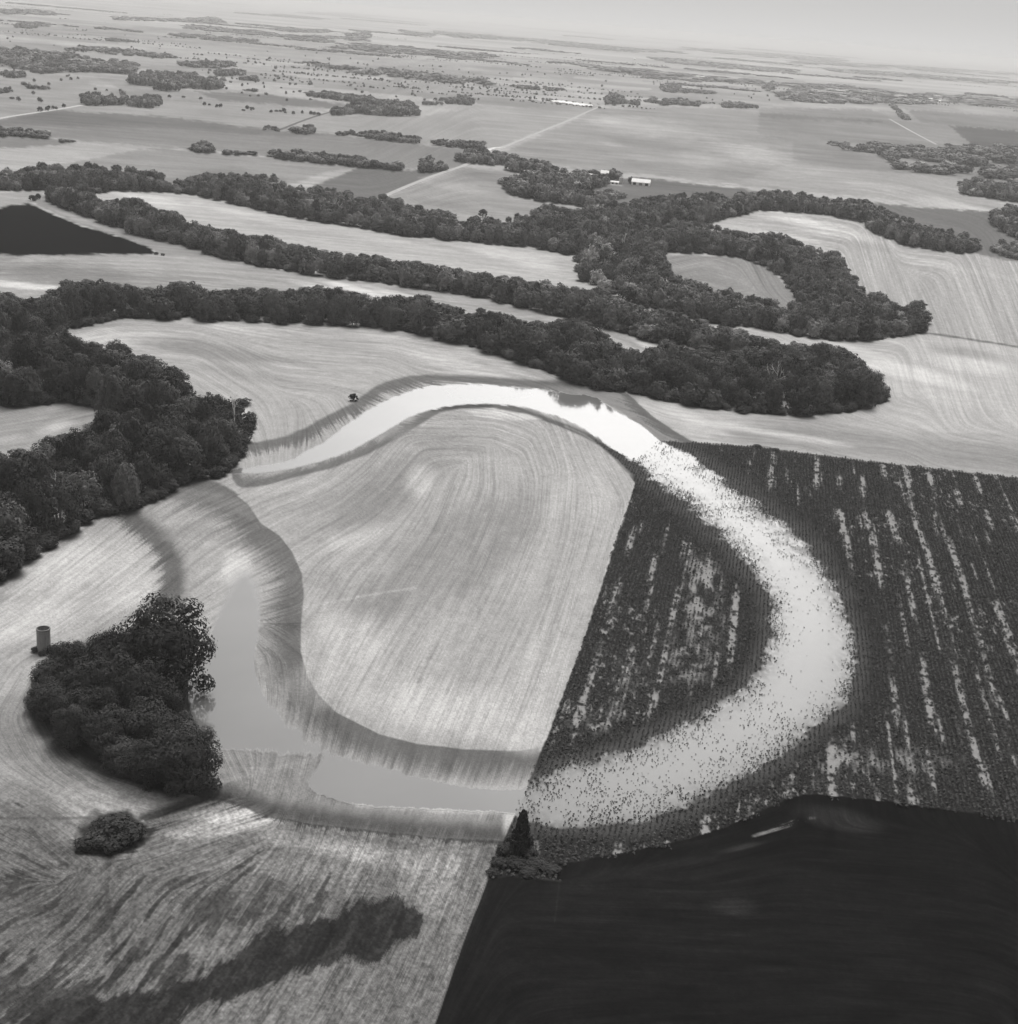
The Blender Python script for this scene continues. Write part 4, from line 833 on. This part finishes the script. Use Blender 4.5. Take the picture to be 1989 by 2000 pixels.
o = link('crop_plants', np_mesh('crop_plants', V, quadf(len(V) // 4), {'tone': tn}), foliage_mat('crop_leaves', True), None, 'stuff'); tag(o, 'low leafy row crop around and in the floodwater', 'crop')
print('PLANTS', n)
# bare pale soil shows in the gaps
fld = [o for o in COL.objects if o.type == 'MESH' and o.get('label') == FLAB[5][0]][0]
co = np.empty(len(fld.data.vertices) * 3, np.float32); fld.data.vertices.foreach_get('co', co); co = co.reshape(-1, 3)
iu = np.clip(np.rint((FPX * co[:, 0] / co[:, 1] - us[0]) / STEP).astype(int), 0, NU - 1); iv = np.clip(np.rint((FPX * H / co[:, 1] - vs[0]) / STEP).astype(int), 0, NV - 1)
tnv = TONE[iv, iu]; m = sm(.10, .72, G[iv, iu] + .30 * (fbm(co[:, 0] / .8, co[:, 1] / .8, 91, 2) - .5)) * sm(-8, -30, WS[iv, iu]); tnv = tnv * (1 - m) + alb(158, 1600, 1150) * m
fld.data.attributes['tone'].data.foreach_set('value', np.ascontiguousarray(tnv, np.float32))

# ------------------------------------------------------------------ buildings
def flat_mat(name, c, scale=.6, amt=.25):
    m, nt, b = new_mat(name); n1 = obj_noise(nt, scale, 3)
    nt.links.new(warm(nt, math_node(nt, 'MULTIPLY', math_node(nt, 'ADD', math_node(nt, 'MULTIPLY', n1, amt), 1 - amt / 2), c)), b.inputs['Base Color']); b.inputs['Roughness'].default_value = .7; return m
WHITE = flat_mat('white_paint', .78); ROOFW = flat_mat('pale_metal_roof', .82); GREYM = flat_mat('grey_concrete', .22); DARKM = flat_mat('dark_opening', .03); GREYR = flat_mat('grey_shingle', .30)
def box(x0, x1, y0, y1, z0, z1):
    V = np.array([(x, y, z) for z in (z0, z1) for y in (y0, y1) for x in (x0, x1)], float)
    return V, np.array([(0, 2, 3, 1), (4, 5, 7, 6), (0, 1, 5, 4), (2, 6, 7, 3), (0, 4, 6, 2), (1, 3, 7, 5)])
def gable_walls(L, W, h, rise):
    V = [(-L / 2, -W / 2, 0), (L / 2, -W / 2, 0), (L / 2, W / 2, 0), (-L / 2, W / 2, 0), (-L / 2, -W / 2, h), (L / 2, -W / 2, h), (L / 2, W / 2, h), (-L / 2, W / 2, h), (-L / 2, 0, h + rise), (L / 2, 0, h + rise)]
    return np.array(V, float), [(0, 1, 5, 4), (2, 3, 7, 6), (1, 2, 6, 9, 5), (3, 0, 4, 8, 7)]
def gable_roof(L, W, h, rise, over=.5, th=.25):
    parts = []
    for s in (-1, 1):
        e = W / 2 + over; k = rise / (W / 2); ze = h - over * k + .05; zr = h + rise + .05
        V = np.array([(-L / 2 - over, s * e, ze), (L / 2 + over, s * e, ze), (L / 2 + over, 0, zr), (-L / 2 - over, 0, zr)], float)
        V = np.concatenate([V, V + (0, 0, th)]); parts.append((V, np.array([(0, 3, 2, 1), (4, 5, 6, 7), (0, 1, 5, 4), (2, 3, 7, 6), (1, 2, 6, 5), (3, 0, 4, 7)])))
    return join(parts)
def poly_obj(name, V, F, mat, parent):
    me = bpy.data.meshes.new(name); me.from_pydata([tuple(v) for v in V], [], [tuple(int(i) for i in f) for f in F]); me.update(); return link(name, me, mat, parent)
def building(name, x, y, L, W, h, rise, rz, label, cat, group=None, wall=WHITE, roof=ROOFW, doors=1, wins=0):
    e = bpy.data.objects.new(name, None); COL.objects.link(e); e.location = site(x, y); e.rotation_euler = (0, 0, rz); tag(e, label, cat, group)
    poly_obj('wall', *gable_walls(L, W, h, rise), wall, e); poly_obj('roof', *gable_roof(L, W, h, rise), roof, e)
    for k in range(doors):
        x0 = -L / 2 + L * (k + .5) / doors; w_ = min(3.6, L / doors * .5); poly_obj('door', *box(x0 - w_ / 2, x0 + w_ / 2, -W / 2 - .08, -W / 2 + .05, 0, h * .8), DARKM if k % 2 == 0 else GREYM, e)
    for k in range(wins):
        x0 = -L / 2 + L * (k + .5) / wins + 1; f = poly_obj('window', *box(x0 - .55, x0 + .55, -W / 2 - .1, -W / 2 + .04, h * .5, h * .8), DARKM, e)
    return e
RZ = -.14
building('barn', 1252, 361, 21, 10, 3.4, 3.2, RZ, 'long white barn with pale roof at the end of the farmyard', 'barn', doors=3)
building('house', 1181, 347, 9, 8, 5.5, 3.0, RZ, 'two storey white farmhouse among the farmyard trees', 'house', doors=1, wins=3)
building('shed', 1157, 348, 8, 6, 3, 2, RZ, 'small white shed beside the farmhouse trees', 'shed')
building('shed', 1201, 359, 9, 4, 2.2, 1, RZ, 'low white shed between farmhouse and grain bin', 'shed', doors=2)
for k, (x, y, L, lab) in enumerate(((1607,200,16,'far white farm shed along the wooded road'), (1818,195,14,'far white farmhouse near the wooded road'), (1836,199,9,'small far outbuilding beside the white farmhouse'), (1368,151,34,'very long low white shed in the distance'), (1240,116,12,'tiny remote white farm shed'))):
    building('farm_building', x, y, L, 9, 4, 2.4, RZ, lab, 'farm building')
for k in range(5):
    x = 1089 + k * 13.5; y = 200 + k * 2.0
    building('livestock_shed', x, y, 46, 9, 2.6, 1.6, math.radians(52), 'long white livestock shed in the row of five by the road', 'livestock shed', 'row of livestock sheds', doors=2)
building('farm_building', 1143, 208, 12, 10, 4, 2, RZ, 'square pale shed at the end of the livestock sheds', 'farm building')
for (x, y, h, d, t, lab) in ((1196,352,9,9,.05,'dark tree between white farmhouse and low shed'), (1232,358,8,7,.05,'dark tree between grain bin and long barn'), (1170,352,8,8,.05,'tree in front of the small farmyard shed'), (1143,347,7,9,.05,'tree at the near side of the farmyard wood')):
    standing('farmyard_tree', site(x, y), h, d, t, lab, 'tree', None, HIM[int(x) % 8], TRUNK[1])
def ring(r, z): return [(r * math.cos(2 * math.pi * k / 40), r * math.sin(2 * math.pi * k / 40), z) for k in range(40)]
def lathe(prof, mat, name, parent):
    V = []; F = []
    for r, z in prof: V += ring(r, z)
    for i in range(len(prof) - 1):
        for k in range(40): F.append((i * 40 + k, i * 40 + (k + 1) % 40, (i + 1) * 40 + (k + 1) % 40, (i + 1) * 40 + k))
    return poly_obj(name, V, F, mat, parent)
# grain bin in the farmyard
e = bpy.data.objects.new('grain_bin', None); COL.objects.link(e); e.location = site(1213, 358); tag(e, 'grey round grain bin beside the farmhouse', 'grain bin')
lathe([(2.6, 0), (2.6, 6.4)], flat_mat('galvanised', .45), 'wall', e); lathe([(2.75, 6.35), (2.75, 6.5), (.3, 8.0), (.02, 8.0)], GREYR, 'roof', e)
# old open silo on the stubble hill
sb = site(86, 1272); sd = np.linalg.norm(sb - (0, 0, H)); sr = 12.2 * sd / FPX; shh = 10.0
for _ in range(20): shh += (sight(sb + (0, 0, shh))[1][0] - 1227) * sd / FPX * 1.05
e = bpy.data.objects.new('silo', None); COL.objects.link(e); e.location = sb; tag(e, 'old roofless cylindrical concrete silo beside the grove', 'silo')
def silo_mat():
    m, nt, b = new_mat('stave_concrete'); tc = N(nt, 'ShaderNodeTexCoord'); mp = N(nt, 'ShaderNodeMapping'); mp.inputs['Scale'].default_value = (2.2, 2.2, .25); nt.links.new(tc.outputs['Object'], mp.inputs[0])
    n1 = N(nt, 'ShaderNodeTexNoise'); n1.inputs['Scale'].default_value = 1.6; n1.inputs['Detail'].default_value = 4; nt.links.new(mp.outputs[0], n1.inputs['Vector'])
    nt.links.new(warm(nt, math_node(nt, 'MULTIPLY', math_node(nt, 'ADD', n1.outputs['Fac'], .35), .25)), b.inputs['Base Color']); return m
SM = silo_mat()
lathe([(sr, -.2), (sr, shh - .35), (sr * .90, shh - .35), (sr * .90, .3), (.02, .3)], SM, 'wall', e)
lathe([(sr * .89, shh - .36), (sr * 1.05, shh - .36), (sr * 1.05, shh), (sr * .89, shh), (sr * .89, shh - .36)], flat_mat('rim_concrete', .16), 'rim', e)
for k in range(9):
    z = .6 + k * (shh - 1.4) / 8; lathe([(sr + .003, z), (sr + .05, z), (sr + .05, z + .09), (sr + .003, z + .09)], GREYM, 'hoop', e)
for k, (dx, dy, h) in enumerate(((-2.1, -.9, 1.5), (.5, -2.4, 1.2), (2.3, -.9, 1.8))):
    standing('bush', sb + (dx, dy, 0), h, 2.4, .05, 'weedy bush at the foot of the old silo', 'bush', 'bushes round the silo', BUSHM[k], None, parts=('stem', 'foliage'))

# ------------------------------------------------------------------ sky, veiled sun, air
SUN_AZ, SUN_EL = math.radians(10), math.radians(62)
W = bpy.data.worlds.new('World'); SC.world = W; W.use_nodes = True; nt = W.node_tree; bg = nt.nodes['Background']
sk = N(nt, 'ShaderNodeTexSky', sky_type='NISHITA'); sk.sun_disc = False; sk.sun_elevation = SUN_EL; sk.sun_rotation = SUN_AZ; sk.dust_density = 2.5; sk.air_density = 1.4
bw = N(nt, 'ShaderNodeRGBToBW'); nt.links.new(sk.outputs[0], bw.inputs[0])
tc = N(nt, 'ShaderNodeTexCoord'); sx = N(nt, 'ShaderNodeSeparateXYZ'); nt.links.new(tc.outputs['Generated'], sx.inputs[0])
def lobe(az, el, n):
    """soft bright sky area, added for the water to mirror"""
    v = N(nt, 'ShaderNodeVectorMath', operation='DOT_PRODUCT'); nt.links.new(tc.outputs['Generated'], v.inputs[0])
    a, e_ = math.radians(az), math.radians(el); v.inputs[1].default_value = (math.sin(a) * math.cos(e_), math.cos(a) * math.cos(e_), math.sin(e_))
    return math_node(nt, 'POWER', math_node(nt, 'MAXIMUM', v.outputs['Value'], 0.0), n)
SKYG, HORG = 1.03, 4.5
mr = N(nt, 'ShaderNodeMapRange', interpolation_type='SMOOTHSTEP'); nt.links.new(sx.outputs['Z'], mr.inputs[0]); mr.inputs[1].default_value = -.02; mr.inputs[2].default_value = .05; mr.inputs[3].default_value = 1; mr.inputs[4].default_value = 0
mz = N(nt, 'ShaderNodeMapRange', interpolation_type='SMOOTHSTEP'); nt.links.new(sx.outputs['Z'], mz.inputs[0]); mz.inputs[1].default_value = .05; mz.inputs[2].default_value = .9; mz.inputs[3].default_value = SKYG; mz.inputs[4].default_value = 1.95
mv = N(nt, 'ShaderNodeMapRange', interpolation_type='SMOOTHSTEP'); nt.links.new(sx.outputs['Z'], mv.inputs[0]); mv.inputs[1].default_value = .05; mv.inputs[2].default_value = .22
tot = math_node(nt, 'ADD', math_node(nt, 'MULTIPLY', bw.outputs[0], mz.outputs[0]), math_node(nt, 'MULTIPLY', mr.outputs[0], HORG))
glow = math_node(nt, 'ADD', math_node(nt, 'MULTIPLY', lobe(9, 22, 55), 19.0), math_node(nt, 'MULTIPLY', lobe(-2, 15, 80), 6.0))  # bright sky areas added to lift the water's reflection
glow = math_node(nt, 'ADD', glow, math_node(nt, 'MULTIPLY', lobe(2, 27, 14), 14.0))
tot = math_node(nt, 'ADD', tot, math_node(nt, 'MULTIPLY', glow, mv.outputs[0]))
nt.links.new(warm(nt, tot), bg.inputs[0]); bg.inputs[1].default_value = .1
su = bpy.data.lights.new('sun', 'SUN'); su.energy = 1.8; su.angle = math.radians(26); su.color = (1, .99, .975)
so = bpy.data.objects.new('sun', su); COL.objects.link(so)
so.rotation_euler = Vector((math.sin(SUN_AZ) * math.cos(SUN_EL), math.cos(SUN_AZ) * math.cos(SUN_EL), math.sin(SUN_EL))).to_track_quat('Z', 'Y').to_euler()
hm = bpy.data.materials.new('haze'); hm.use_nodes = True; n = hm.node_tree; n.nodes.remove(n.nodes['Principled BSDF'])
v = n.nodes.new('ShaderNodeVolumePrincipled'); v.inputs['Density'].default_value = SIG; v.inputs['Color'].default_value = (.63, .626, .62, 1); v.inputs['Anisotropy'].default_value = .3
n.links.new(v.outputs[0], n.node_tree.nodes['Material Output'].inputs['Volume'] if hasattr(n, 'node_tree') else n.nodes['Material Output'].inputs['Volume'])
BX = 8.9e4
me = bpy.data.meshes.new('haze'); me.from_pydata([(x, y, z) for z in (-1.6, 184) for y in (-900, BX) for x in (-BX, BX)], [], [(0, 2, 3, 1), (4, 5, 7, 6), (0, 1, 5, 4), (2, 6, 7, 3), (0, 4, 6, 2), (1, 3, 7, 5)])
o = link('haze', me, hm, None, 'stuff'); tag(o, 'pale summer haze thickening towards the horizon', 'haze')

SC.view_settings.view_transform = 'Standard'; SC.view_settings.look = 'None'; SC.view_settings.gamma = 1
SC.view_settings.exposure = .35
SC.cycles.max_bounces = 6; SC.cycles.volume_bounces = 2; SC.cycles.diffuse_bounces = 2; SC.cycles.glossy_bounces = 2; SC.cycles.transmission_bounces = 2
SC.cycles.use_denoising = True
